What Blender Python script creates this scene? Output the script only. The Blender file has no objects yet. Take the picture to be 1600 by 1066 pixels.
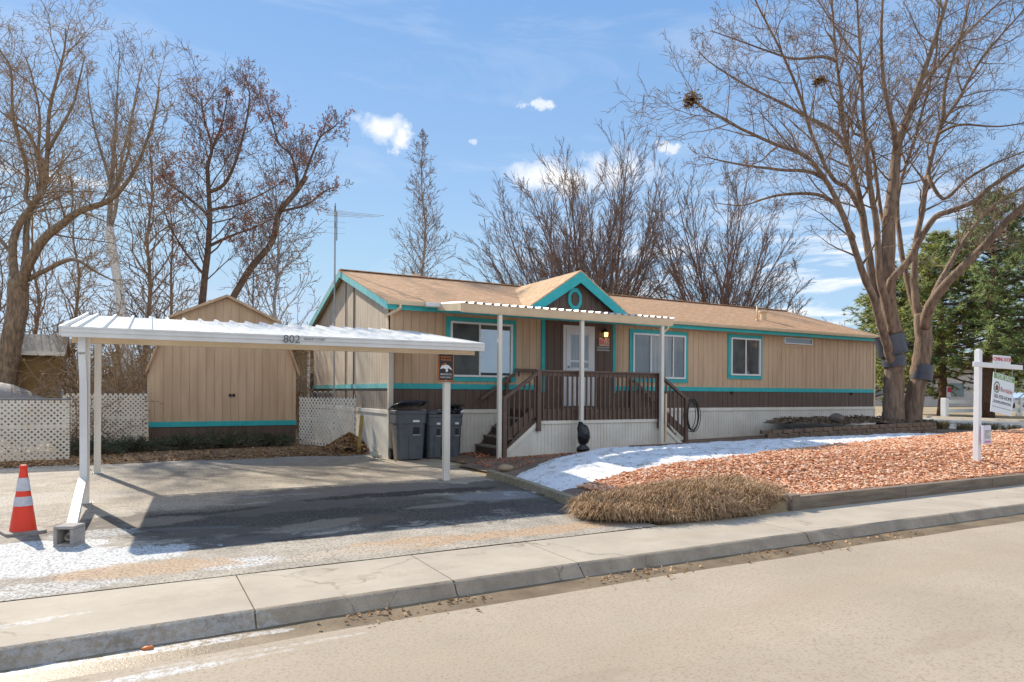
import bpy, math, random
from mathutils import Vector, Matrix, noise as mnoise
R = math.radians
scene = bpy.context.scene
COL = scene.collection
# ------------------------------------------------------------------ camera
FPX = 1067.0
_h = math.hypot(1940, 1067); CC, SS = 1940/_h, 1067/_h
CAMX, CAMY, CAMZ = 2.82*CC-15.7*SS, -2.82*SS-15.7*CC, 1.55
ROLL = R(.36); H0 = 613.7
cam = bpy.data.cameras.new('camera'); camo = bpy.data.objects.new('camera', cam); COL.objects.link(camo)
cam.sensor_width = 36; cam.lens = FPX/1600*36; cam.shift_y = (H0-533)/1600; cam.clip_end = 3000; cam.clip_start = .05
camo.matrix_world = Matrix.Translation((CAMX, CAMY, CAMZ)) @ Matrix.Rotation(-math.atan2(SS, CC), 4, 'Z') @ Matrix.Rotation(R(90), 4, 'X') @ Matrix.Rotation(ROLL, 4, 'Z')
scene.camera = camo
def _ray(px, py):
    dx, dy = px-800, py-H0
    cr, sr = math.cos(ROLL), math.sin(ROLL)
    a = (dx*cr+dy*sr)/FPX; b = -(-dx*sr+dy*cr)/FPX
    return Vector((a*CC+SS, -a*SS+CC, b))
def PD(px, py, d): return Vector((CAMX, CAMY, CAMZ)) + _ray(px, py)*d
def GZ(px, py, z=0.):
    r = _ray(px, py); return Vector((CAMX, CAMY, CAMZ)) + r*((z-CAMZ)/r[2])
def PY(px, py, Y):
    r = _ray(px, py); return Vector((CAMX, CAMY, CAMZ)) + r*((Y-CAMY)/r[1])
# ------------------------------------------------------------------ light
SUN_EL = 34.3; SUN_AZ = -14.5
scene.view_settings.view_transform = 'Standard'; scene.view_settings.look = 'None'
scene.view_settings.exposure = 0.7; scene.view_settings.gamma = 1
sl = bpy.data.lights.new('sun', 'SUN'); sl.energy = 4.1; sl.angle = R(.5); sl.color = (1, .91, .77)
so = bpy.data.objects.new('sun', sl); COL.objects.link(so)
sd = Vector((math.sin(R(SUN_AZ))*math.cos(R(SUN_EL)), math.cos(R(SUN_AZ))*math.cos(R(SUN_EL)), math.sin(R(SUN_EL))))
so.rotation_euler = sd.to_track_quat('Z', 'Y').to_euler(); so.location = (-10, 20, 30)
world = bpy.data.worlds.new('World'); scene.world = world; world.use_nodes = True

class NT:
    "small helper round a node tree"
    def __init__(s, tree): s.t = tree; s.n = tree.nodes; s.l = tree.links
    def new(s, typ, **k):
        n = s.n.new(typ)
        for a, b in k.items(): setattr(n, a, b)
        return n
    def link(s, a, b): s.l.new(a, b)
    def setin(s, node, key, val):
        if hasattr(val, 'is_linked') or hasattr(val, 'links'): s.link(val, node.inputs[key])
        else: node.inputs[key].default_value = val
    def math(s, op, a, b=0., clamp=False):
        n = s.new('ShaderNodeMath', operation=op, use_clamp=clamp); s.setin(n, 0, a); s.setin(n, 1, b); return n.outputs[0]
    def noise(s, vec, scale, detail=4, rough=.55, dist=0.):
        n = s.new('ShaderNodeTexNoise'); s.link(vec, n.inputs['Vector'])
        n.inputs['Scale'].default_value = scale; n.inputs['Detail'].default_value = detail
        n.inputs['Roughness'].default_value = rough; n.inputs['Distortion'].default_value = dist
        return n.outputs[0]
    def ramp(s, fac, a, b, lo=(0,0,0,1), hi=(1,1,1,1)):
        n = s.new('ShaderNodeValToRGB'); s.link(fac, n.inputs[0]); e = n.color_ramp.elements
        e[0].position = a; e[0].color = lo; e[1].position = b; e[1].color = hi
        return n.outputs[0]
    def mix(s, fac, a, b, mode='MIX'):
        n = s.new('ShaderNodeMix', data_type='RGBA', blend_type=mode, clamp_factor=True)
        s.setin(n, 0, fac); s.setin(n, 6, a); s.setin(n, 7, b); return n.outputs[2]
    def vscale(s, vec, v):
        n = s.new('ShaderNodeVectorMath', operation='MULTIPLY'); s.link(vec, n.inputs[0]); n.inputs[1].default_value = v; return n.outputs[0]
    def blob(s, vec, c, r, nz, amt=.6, soft=.25, rot=0.):
        "1 inside a ragged ellipse, 0 outside"
        m = s.new('ShaderNodeMapping', vector_type='TEXTURE'); s.link(vec, m.inputs[0])
        m.inputs['Location'].default_value = c; m.inputs['Rotation'].default_value = (0,0,rot); m.inputs['Scale'].default_value = r
        ln = s.new('ShaderNodeVectorMath', operation='LENGTH'); s.link(m.outputs[0], ln.inputs[0])
        k = s.math('SUBTRACT', nz, .5); k = s.math('MULTIPLY', k, amt*2)
        v = s.math('ADD', ln.outputs['Value'], k)
        return s.math('SUBTRACT', 1, s.ramp(v, 1-soft, 1+soft*.2))

wn = NT(world.node_tree); bg = world.node_tree.nodes['Background']
sky = wn.new('ShaderNodeTexSky', sky_type='NISHITA'); sky.sun_disc = False
sky.sun_elevation = R(SUN_EL); sky.sun_rotation = R(SUN_AZ); sky.altitude = 1500; sky.air_density = 1.0; sky.dust_density = .2; sky.ozone_density = 1.2
bg.inputs[1].default_value = .1
tc = wn.new('ShaderNodeTexCoord'); vec = tc.outputs['Generated']
nm = wn.new('ShaderNodeVectorMath', operation='NORMALIZE'); wn.link(vec, nm.inputs[0]); vec = nm.outputs[0]
nbig = wn.noise(vec, 26, 5, .62)
nfine = wn.noise(vec, 60, 5, .65)
ctot = None
def wcloud(px, py, rx, ry, amt, dens, nz=nbig, soft=.5):
    "a cloud seen in one direction of the sky: an ellipse of angular size rx, ry broken by noise"
    global ctot
    d = _ray(px, py).normalized(); az = math.atan2(d.y, d.x)
    m = wn.new('ShaderNodeVectorMath', operation='SUBTRACT'); wn.link(vec, m.inputs[0]); m.inputs[1].default_value = d
    r = wn.new('ShaderNodeVectorRotate', rotation_type='Z_AXIS'); wn.link(m.outputs[0], r.inputs['Vector']); r.inputs['Angle'].default_value = -az
    sc = wn.vscale(r.outputs[0], (1/rx, 1/rx, 1/ry))
    ln = wn.new('ShaderNodeVectorMath', operation='LENGTH'); wn.link(sc, ln.inputs[0])
    v = wn.math('ADD', ln.outputs['Value'], wn.math('MULTIPLY', wn.math('SUBTRACT', nz, .5), amt))
    f = wn.math('MULTIPLY', wn.math('SUBTRACT', 1, wn.ramp(v, 1-soft, 1)), dens)
    ctot = f if ctot is None else wn.math('MAXIMUM', ctot, f)
wcloud(596, 201, .036, .019, 2.3, 1, nbig, .9)
wcloud(626, 212, .020, .024, 2.8, .9, nfine, .9)
wcloud(872, 280, .080, .030, 1.8, 1, nbig, .8)
wcloud(965, 268, .062, .028, 2.4, .9, nbig, .9)
wcloud(840, 163, .026, .006, 3.2, .6, nfine)
wcloud(1045, 232, .022, .008, 3.0, .6, nfine)
wcloud(110, 280, .08, .006, 3.0, .5, nfine)
wcloud(740, 222, .008, .005, 3.0, .4, nfine)
# low stretched cloud streaks on the right near the horizon, and thin cirrus elsewhere
st = wn.vscale(vec, (3, 3, 26)); stn = wn.noise(st, 2.2, 5, .6, .4)
sep = wn.new('ShaderNodeSeparateXYZ'); wn.link(vec, sep.inputs[0])
right = wn.ramp(sep.outputs[0], .38, .62)
low = wn.math('MULTIPLY', wn.ramp(sep.outputs[2], .02, .09), wn.math('SUBTRACT', 1, wn.ramp(sep.outputs[2], .16, .30)))
streak = wn.math('MULTIPLY', wn.math('MULTIPLY', wn.ramp(stn, .46, .66), low), wn.math('MULTIPLY', right, .85))
ctot = wn.math('MAXIMUM', ctot, streak)
cir = wn.noise(wn.vscale(vec, (2, 2, 9)), 1.6, 6, .62, .8)
ctot = wn.math('MAXIMUM', ctot, wn.math('MULTIPLY', wn.ramp(cir, .52, .85), .22))
_mn = wn.new('ShaderNodeVectorMath', operation='MINIMUM'); wn.link(sky.outputs[0], _mn.inputs[0]); _mn.inputs[1].default_value = (5.2, 5.8, 6.4)
_el = wn.ramp(sep.outputs[2], .0, .55, (3.3, 4.6, 5.8, 1), (1.25, 2.7, 5.3, 1))
# unseen bright cloud bank behind the camera, added to lift the shaded house front
_fill_bank = wn.math('MULTIPLY', wn.ramp(wn.math('MULTIPLY', sep.outputs[1], -1), .05, .55), wn.ramp(wn.noise(vec, 4.5, 5, .6), .36, .56))
ctot = wn.math('MAXIMUM', ctot, wn.math('MULTIPLY', wn.math('MULTIPLY', _fill_bank, wn.ramp(sep.outputs[2], .04, .22)), .8))
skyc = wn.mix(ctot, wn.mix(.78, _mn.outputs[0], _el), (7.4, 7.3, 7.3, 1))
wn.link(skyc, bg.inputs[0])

# ------------------------------------------------------------------ materials
MATS = {}
def pm(name, c1, c2=None, scale=8., rough=.7, bump=0., bscale=None, metal=0., detail=5, lo=.35, hi=.65, spec=.5, stretch=None, coat=0., emit=None):
    if name in MATS: return MATS[name]
    m = bpy.data.materials.new(name); m.use_nodes = True; t = NT(m.node_tree); b = m.node_tree.nodes['Principled BSDF']
    tcn = t.new('ShaderNodeTexCoord'); v = tcn.outputs['Object']
    if stretch: v = t.vscale(v, stretch)
    if c2 is not None:
        n = t.noise(v, scale, detail)
        t.link(t.ramp(n, lo, hi, (*c1, 1), (*c2, 1)), b.inputs['Base Color'])
    else: b.inputs['Base Color'].default_value = (*c1, 1)
    b.inputs['Roughness'].default_value = rough; b.inputs['Metallic'].default_value = metal
    b.inputs['Specular IOR Level'].default_value = spec; b.inputs['Coat Weight'].default_value = coat
    if bump:
        bn = t.new('ShaderNodeBump'); bn.inputs['Strength'].default_value = bump; bn.inputs['Distance'].default_value = .02
        t.link(t.noise(v, bscale or scale*3, 6), bn.inputs['Height']); t.link(bn.outputs[0], b.inputs['Normal'])
    if emit:
        b.inputs['Emission Color'].default_value = (*emit[0], 1); b.inputs['Emission Strength'].default_value = emit[1]
    MATS[name] = m; return m
beige = pm('beige siding paint', (.53,.36,.22), (.66,.46,.295), 1.6, .65, .25, 30, stretch=(3,3,.4))
endbeige = pm('weathered beige siding', (.52,.42,.31), (.66,.54,.41), 2.2, .75, .3, 30, stretch=(3,3,.4))
brown = pm('dark brown siding paint', (.105,.066,.046), (.14,.092,.066), 2, .6, .25, 30, stretch=(3,3,.4))
endbrown = pm('weathered brown siding', (.19,.155,.13), (.25,.20,.165), 3, .75, .3, 30, stretch=(3,3,.4))
teal = pm('turquoise trim paint', (.022,.40,.41), (.035,.46,.46), 5, .55, .1, 40)
tealworn = pm('faded turquoise trim paint', (.10,.46,.47), (.22,.58,.58), 14, .6, .15, 40)
white = pm('white painted metal', (.78,.78,.76), (.70,.69,.66), 3, .4, .03, 60)
postw = pm('off white post paint', (.82,.77,.68), (.72,.66,.56), 4, .5, .05, 50, stretch=(1,1,.3))
cream = pm('cream metal', (.74,.58,.38), (.66,.50,.32), 3, .45, .05)
vinyl = pm('white vinyl skirting', (.80,.75,.66), (.68,.62,.53), 2, .5, .05)
vinylcap = pm('cream skirting cap', (.84,.78,.68), (.74,.68,.57), 2, .5)
porchbrown = pm('brown deck paint', (.12,.075,.052), (.16,.10,.072), 6, .55, .15, 40)
darkstep = pm('dark step boards', (.06,.04,.03), (.09,.06,.045), 6, .7)  # plain dark brown for the stair risers
tread = pm('worn grey tread', (.30,.27,.24), (.20,.17,.15), 5, .7)
framew = pm('white window vinyl', (.80,.80,.79), None, rough=.35)
doorw = pm('white door paint', (.74,.74,.74), (.70,.70,.70), 3, .4)
black = pm('black plastic', (.012,.012,.014), (.03,.03,.03), 8, .35)
blackbag = pm('black bag plastic', (.012,.012,.015), (.02,.02,.025), 10, .22, .8, 14)
darkmetal = pm('dark metal', (.05,.05,.055), (.09,.09,.09), 20, .5, metal=.6)
galv = pm('galvanised metal', (.45,.46,.46), (.34,.35,.35), 14, .45, metal=.7)
cartgrey = pm('grey cart plastic', (.085,.095,.108), (.11,.12,.135), 6, .5, .1, 80)
blueplastic = pm('dark blue lid plastic', (.010,.016,.055), (.015,.022,.075), 8, .22, .3, 12)
concrete_m = pm('grey concrete block', (.42,.38,.34), (.33,.30,.27), 20, .9, .4, 90)
timber = pm('weathered timber', (.40,.33,.22), (.26,.20,.13), 3, .9, .5, 25, stretch=(1,6,6))
timberx = pm('grey landscape timber', (.29,.225,.165), (.17,.13,.095), 3, .9, .5, 25, stretch=(.6,6,6))
latticem = pm('white vinyl lattice', (.88,.81,.69), (.78,.69,.56), 2, .5)
chain = pm('grey fence pipe', (.22,.22,.21), (.3,.3,.28), 9, .6, metal=.3)
birchm = pm('white birch bark', (.82,.80,.75), (.10,.085,.07), 5, .75, .4, 20, lo=.60, hi=.70, stretch=(1,1,2.2))
bark = pm('grey brown bark', (.30,.21,.145), (.13,.09,.062), 5, .95, 1.0, 14, stretch=(2.2,2.2,.45))
barkl = pm('tan limb bark', (.34,.24,.155), (.15,.105,.07), 6, .95, 1, 16, stretch=(2,2,.6))
twigm = pm('grey twigs', (.19,.13,.09), (.30,.205,.135), 2, .9)
twigp = pm('purple grey twigs', (.15,.105,.09), (.25,.175,.14), 2, .9)
twigt = pm('tan twigs', (.28,.185,.105), (.42,.29,.165), 1.6, .9)
rustleaf = pm('rust dead leaves', (.55,.20,.09), (.36,.14,.08), 5, .85)
tanleaf = pm('tan dead leaves', (.55,.34,.16), (.28,.14,.06), 7, .9)
nestm = pm('leafy nest', (.34,.19,.05), (.20,.11,.035), 12, .95)
pinem = pm('pine needles', (.14,.18,.03), (.36,.36,.05), 1.2, .7)
pined = pm('dark pine needles', (.08,.14,.04), (.28,.33,.08), 1.2, .7)
pinebark = pm('reddish pine bark', (.16,.09,.06), (.09,.05,.035), 5, .95, .8, 16)
junm = pm('juniper foliage', (.035,.048,.022), (.085,.095,.05), 4, .85)
grassm = pm('dry straw blades', (.64,.43,.24), (.24,.14,.07), 22, .9, lo=.38, hi=.62)
brickm = pm('tan garden wall block', (.24,.16,.105), (.15,.10,.07), 7, .95, .6, 50)
orange = pm('orange cone plastic', (.85,.045,.012), None, rough=.4)
refl = pm('reflective band', (.62,.62,.64), (.52,.50,.54), 20, .4)
rubber = pm('worn cone base rubber', (.25,.22,.19), (.33,.30,.26), 12, .85)
signwhite = pm('white sign paint', (.80,.80,.80), (.74,.74,.76), 5, .45)
signorange = pm('orange print', (.75,.20,.03), None, rough=.5)
signblack = pm('black print', (.02,.018,.018), None, rough=.5)
letterblack = pm('black lettering', (.015,.015,.015), None, rough=.6)
red = pm('red print', (.62,.02,.06), None, rough=.5)
signgreen = pm('green print', (.20,.36,.12), None, rough=.5)
greyprint = pm('grey print', (.13,.135,.15), None, rough=.6)
hosem = pm('dark hose rubber', (.02,.03,.02), (.05,.05,.045), 6, .45)
brownpaint = pm('ochre brown siding', (.22,.13,.045), (.27,.165,.06), 3, .8, .2, 20)
paleroof = pm('pale shingle', (.50,.44,.36), (.36,.31,.25), 9, .95)
soil = pm('dark soil mulch', (.11,.07,.045), (.22,.14,.09), 9, .95, 1, 40)
wood = pm('bare wood', (.45,.34,.22), (.34,.25,.15), 5, .8)
screen = pm('screened window pane', (.035,.04,.037), (.075,.08,.072), 2.5, .35, lo=.4, hi=.6)

def glass_mat(name, c1, c2, scale, refl_amt, stretch):
    m = bpy.data.materials.new(name); m.use_nodes = True; t = NT(m.node_tree); b = m.node_tree.nodes['Principled BSDF']
    v = t.vscale(t.new('ShaderNodeTexCoord').outputs['Object'], stretch)
    t.link(t.ramp(t.noise(v, scale, 3), .4, .62, (*c1,1), (*c2,1)), b.inputs['Base Color'])
    b.inputs['Roughness'].default_value = .5
    g = t.new('ShaderNodeBsdfGlossy'); g.inputs['Roughness'].default_value = .02; g.inputs['Color'].default_value = (.9,.95,1,1)
    mx = t.new('ShaderNodeMixShader'); fr = t.new('ShaderNodeFresnel'); fr.inputs[0].default_value = 1.6
    t.link(t.math('ADD', t.math('MULTIPLY', fr.outputs[0], 1.0), refl_amt, True), mx.inputs[0])
    t.link(b.outputs[0], mx.inputs[1]); t.link(g.outputs[0], mx.inputs[2]); t.link(mx.outputs[0], m.node_tree.nodes['Material Output'].inputs[0])
    return m
glass = glass_mat('window glass', (.02,.03,.035), (.09,.11,.115), 1.6, .30, (1,1,1))
curtain = glass_mat('glass over curtains', (.07,.075,.07), (.22,.225,.21), 7, .06, (3,3,.1))
darkglass = glass_mat('dark window glass', (.02,.022,.02), (.06,.065,.06), 2, .06, (2,2,.3))

def shingle_mat(name, c1, c2, swap=False):
    m = bpy.data.materials.new(name); m.use_nodes = True; t = NT(m.node_tree); b = m.node_tree.nodes['Principled BSDF']
    v = t.new('ShaderNodeTexCoord').outputs['Object']
    if swap:
        mp = t.new('ShaderNodeMapping'); t.link(v, mp.inputs[0]); mp.inputs['Rotation'].default_value = (0, 0, R(90)); v = mp.outputs[0]
    br = t.new('ShaderNodeTexBrick'); t.link(v, br.inputs['Vector'])
    br.inputs['Scale'].default_value = 1; br.inputs['Brick Width'].default_value = .31; br.inputs['Row Height'].default_value = .135
    br.inputs['Mortar Size'].default_value = .006; br.inputs['Mortar Smooth'].default_value = .3; br.offset = .37
    br.inputs['Color1'].default_value = (*c1,1); br.inputs['Color2'].default_value = (*c2,1); br.inputs['Mortar'].default_value = (c1[0]*.45, c1[1]*.42, c1[2]*.4, 1)
    n = t.noise(t.vscale(v, (1,2.2,1)), 5.5, 6, .7)
    c = t.mix(t.ramp(n, .35, .68), br.outputs[0], (c1[0]*.62, c1[1]*.56, c1[2]*.52, 1))
    n2 = t.noise(v, 90, 3); c = t.mix(t.math('MULTIPLY', t.ramp(n2, .4, .7), .35), c, (c2[0]*1.25, c2[1]*1.25, c2[2]*1.25, 1))
    t.link(c, b.inputs['Base Color']); b.inputs['Roughness'].default_value = .95; b.inputs['Specular IOR Level'].default_value = .2
    bp = t.new('ShaderNodeBump'); bp.inputs['Strength'].default_value = .8; bp.inputs['Distance'].default_value = .012
    h = t.math('ADD', t.math('MULTIPLY', br.outputs['Fac'], -1), t.math('MULTIPLY', n2, .5)); t.link(h, bp.inputs['Height']); t.link(bp.outputs[0], b.inputs['Normal'])
    return m
shingle = shingle_mat('tan brown shingles', (.62,.38,.215), (.78,.50,.305))
shingle2 = shingle_mat('tan dormer shingles', (.64,.43,.26), (.78,.55,.35), True)

# ground materials ---------------------------------------------------
def ground_mat(name, base, alt, sc, speck=None, cracks=0., blobs=(), rough=.9, bump=.3, bsc=60, sand=0.):
    m = bpy.data.materials.new(name); m.use_nodes = True; t = NT(m.node_tree); b = m.node_tree.nodes['Principled BSDF']
    v = t.new('ShaderNodeTexCoord').outputs['Object']
    c = t.ramp(t.noise(v, sc, 7, .6), .32, .68, (*base,1), (*alt,1))
    c = t.mix(t.math('MULTIPLY', t.ramp(t.noise(v, sc*5, 6, .7), .45, .7), .3), c, (alt[0]*.75, alt[1]*.75, alt[2]*.75, 1))
    big = t.noise(v, 2.6, 9, .72, .5); fine = t.noise(v, 22, 5, .7)
    rg = None
    for (cx, cy, rx, ry, col, amt, dens, rot, speckly) in blobs:
        f = t.blob(v, (cx, cy, 0), (rx, ry, 50), big, amt*1.15, .18, rot)
        if speckly: f = t.math('MULTIPLY', f, t.ramp(fine, .40, .56))
        f = t.math('MULTIPLY', f, dens); c = t.mix(f, c, (*col, 1))
    if speck:
        sp = t.noise(v, speck[0], 3, .7); c = t.mix(t.math('MULTIPLY', t.ramp(sp, speck[1], speck[1]+.06), speck[2]), c, (*speck[3], 1))
        sp2 = t.noise(t.vscale(v, (1.01,1.02,1)), speck[0]*1.3, 3, .7); c = t.mix(t.math('MULTIPLY', t.ramp(sp2, .62, .70), speck[2]*.6), c, (base[0]*1.4, base[1]*1.38, base[2]*1.35, 1))
    if cracks:
        vo = t.new('ShaderNodeTexVoronoi', feature='DISTANCE_TO_EDGE'); vo.inputs['Scale'].default_value = cracks
        dn = t.new('ShaderNodeTexNoise'); t.link(v, dn.inputs['Vector']); dn.inputs['Scale'].default_value = 1.7; dn.inputs['Detail'].default_value = 5
        ad = t.new('ShaderNodeVectorMath', operation='ADD'); t.link(v, ad.inputs[0]); t.link(dn.outputs['Color'], ad.inputs[1]); t.link(ad.outputs[0], vo.inputs['Vector'])
        cr = t.math('SUBTRACT', 1, t.ramp(vo.outputs['Distance'], .002, .010)); cr = t.math('MULTIPLY', cr, t.ramp(big, .42, .6))
        c = t.mix(t.math('MULTIPLY', cr, .6), c, (base[0]*.35, base[1]*.32, base[2]*.3, 1))
    t.link(c, b.inputs['Base Color']); b.inputs['Roughness'].default_value = rough; b.inputs['Specular IOR Level'].default_value = .3
    bp = t.new('ShaderNodeBump'); bp.inputs['Strength'].default_value = bump; bp.inputs['Distance'].default_value = .01
    t.link(t.noise(v, bsc, 6, .7), bp.inputs['Height']); t.link(bp.outputs[0], b.inputs['Normal'])
    return m
def g2(px, py): p = GZ(px, py); return p.x, p.y
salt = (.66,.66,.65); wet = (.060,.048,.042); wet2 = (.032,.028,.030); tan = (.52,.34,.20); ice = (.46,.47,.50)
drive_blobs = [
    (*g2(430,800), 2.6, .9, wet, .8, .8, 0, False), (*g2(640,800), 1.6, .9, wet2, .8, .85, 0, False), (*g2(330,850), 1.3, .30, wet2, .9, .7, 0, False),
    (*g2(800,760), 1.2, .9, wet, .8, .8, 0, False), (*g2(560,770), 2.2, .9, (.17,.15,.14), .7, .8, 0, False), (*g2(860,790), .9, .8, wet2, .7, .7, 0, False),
    (*g2(780,775), .75, .45, ice, .8, .95, 0, False), (*g2(300,826), .55, .10, (.6,.61,.64), .7, .9, -.3, False), (*g2(430,775), .8, .12, (.35,.33,.32), .9, .7, 0, False), (*g2(520,800), 3.6, 1.5, (.12,.095,.075), .8, .6, 0, False), (*g2(420,815), 2.0, .65, (.035,.028,.024), 1., .65, 0, False), (*g2(660,770), 1.7, .26, (.016,.013,.012), 1., .85, 0, False), (*g2(330,800), .7, .22, (.02,.017,.015), 1., .7, .2, False), (*g2(530,835), .9, .12, (.03,.025,.022), 1., .7, .1, False), (*g2(600,810), 1.0, .35, (.16,.11,.075), .9, .6, 0, False), (*g2(760,800), 1.4, .8, (.03,.026,.026), .9, .8, .1, True), (*g2(330,790), .9, .5, (.40,.33,.25), .9, .6, 0, True), (*g2(500,820), .6, .25, (.36,.29,.21), .9, .6, .3, False), (*g2(250,815), .5, .3, (.30,.24,.18), .9, .6, .2, False), (*g2(690,790), .5, .16, (.34,.29,.23), .9, .6, .1, False), (*g2(560,745), 1.6, .3, (.40,.34,.27), .9, .5, 0, False),  # dark stains; the broad brown blob also paints the carport shade darker
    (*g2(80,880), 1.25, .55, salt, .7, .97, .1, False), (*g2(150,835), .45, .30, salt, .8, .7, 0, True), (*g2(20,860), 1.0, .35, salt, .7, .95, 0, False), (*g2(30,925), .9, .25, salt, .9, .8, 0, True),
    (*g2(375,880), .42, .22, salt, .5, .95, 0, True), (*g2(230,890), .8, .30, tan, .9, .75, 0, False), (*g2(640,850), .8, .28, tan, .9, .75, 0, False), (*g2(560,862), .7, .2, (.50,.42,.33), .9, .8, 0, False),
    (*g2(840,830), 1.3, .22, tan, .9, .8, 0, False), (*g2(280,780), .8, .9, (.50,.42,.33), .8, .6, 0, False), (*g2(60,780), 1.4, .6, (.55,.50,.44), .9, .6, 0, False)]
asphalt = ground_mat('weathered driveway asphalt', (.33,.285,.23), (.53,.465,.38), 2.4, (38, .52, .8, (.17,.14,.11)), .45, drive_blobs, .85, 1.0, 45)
walkm = ground_mat('sidewalk concrete', (.40,.34,.265), (.51,.44,.345), 1.7, (70, .60, .4, (.30,.235,.165)), .35, [(*g2(30,975), .45, .05, salt, 1., .6, .2, True), (*g2(150,990), .28, .04, salt, 1., .5, .1, True), (*g2(600,900), .8, .10, (.33,.27,.2), .9, .35, 0, True), (*g2(300,930), .5, .10, (.34,.28,.21), .9, .3, 0, True), (*g2(1120,830), 1.5, .12, (.42,.33,.23), .8, .5, 0, True)], .85, .25, 90)
kerbm = ground_mat('dirty kerb concrete', (.30,.235,.17), (.50,.40,.29), 3.2, (120, .56, .45, (.15,.115,.085)), .8, [(-5.0,-10.1,.9,.2,(.60,.58,.55),.9,.45,0,True)], .9, .8, 60)
streetm = ground_mat('tan street surface', (.38,.31,.23), (.46,.38,.285), .5, (48, .54, .6, (.28,.21,.14)), 0, [
    (*g2(200,1030), 1.1, .05, salt, .9, .45, .02, True), (*g2(50,1058), 1.0, .08, salt, .9, .7, .05, True), (*g2(400,990), .7, .03, salt, .9, .35, 0, True), (*g2(1150,960), 1.6, .35, (.40,.31,.22), .9, .35, .1, True), (*g2(700,1000), 1.0, .2, (.42,.33,.24), .9, .3, 0, True), (*g2(1400,880), 2.2, .22, (.40,.31,.22), .9, .4, 0, True), (*g2(900,1040), .35, .12, (.30,.24,.18), .9, .35, 0, False), (*g2(1480,980), .5, .12, (.33,.26,.19), .9, .3, 0, False)], .88, .3, 90)
gutterm = ground_mat('wet gutter grime', (.14,.095,.05), (.30,.22,.13), 2.5, (80, .58, .5, (.12,.08,.05)), 0, [(-5.2,-10.2,1.0,.06,(.7,.7,.7),.9,.6,0,True)], .45, .4, 40)
dirtm = ground_mat('dry ground', (.36,.27,.155), (.46,.35,.21), .35, (20, .5, .5, (.20,.14,.08)), 0, [], .95, .6, 20)
gravelbase = ground_mat('pink gravel bed', (.42,.20,.12), (.55,.29,.18), 6, (40, .5, .6, (.22,.09,.05)), 0, [], .95, 1, 30)
roadm = ground_mat('cross street asphalt', (.36,.34,.31), (.42,.40,.36), .6, None, 0, [], .9, .2, 40)
yardm = ground_mat('bare yard soil', (.16,.11,.08), (.28,.20,.145), 2.5, (30, .55, .6, (.09,.06,.045)), 0, [], .95, .8, 30)
snowm = bpy.data.materials.new('old snow'); snowm.use_nodes = True
_t = NT(snowm.node_tree); _b = snowm.node_tree.nodes['Principled BSDF']; _v = _t.new('ShaderNodeTexCoord').outputs['Object']
_n = _t.noise(_v, 3.5, 7, .7)
_t.link(_t.mix(_t.math('MULTIPLY', _t.ramp(_t.noise(_v, 45, 4, .7), .56, .66), .55), _t.ramp(_n, .34, .50, (.46,.42,.36,1), (.86,.86,.86,1)), (.28,.23,.18,1)), _b.inputs['Base Color']); _b.inputs['Roughness'].default_value = .7
_b.inputs['Subsurface Weight'].default_value = 0
_bp = _t.new('ShaderNodeBump'); _bp.inputs['Strength'].default_value = .7; _bp.inputs['Distance'].default_value = .03; _t.link(_t.noise(_v, 16, 6, .7), _bp.inputs['Height']); _t.link(_bp.outputs[0], _b.inputs['Normal'])
stonem = bpy.data.materials.new('pink gravel stones'); stonem.use_nodes = True
_t = NT(stonem.node_tree); _b = stonem.node_tree.nodes['Principled BSDF']; _v = _t.new('ShaderNodeTexCoord').outputs['Object']
_r = _t.new('ShaderNodeTexVoronoi'); _r.inputs['Scale'].default_value = 14; _t.link(_v, _r.inputs['Vector'])
_s = _t.new('ShaderNodeSeparateColor'); _t.link(_r.outputs['Color'], _s.inputs[0])
_rp = _t.new('ShaderNodeValToRGB'); _t.link(_s.outputs[0], _rp.inputs[0]); _e = _rp.color_ramp.elements
_e[0].color = (.56,.23,.11,1); _e[1].color = (.88,.64,.46,1); _x = _e.new(.55); _x.color = (.76,.39,.21,1)
_t.link(_rp.outputs[0], _b.inputs['Base Color']); _b.inputs['Roughness'].default_value = .9

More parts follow.
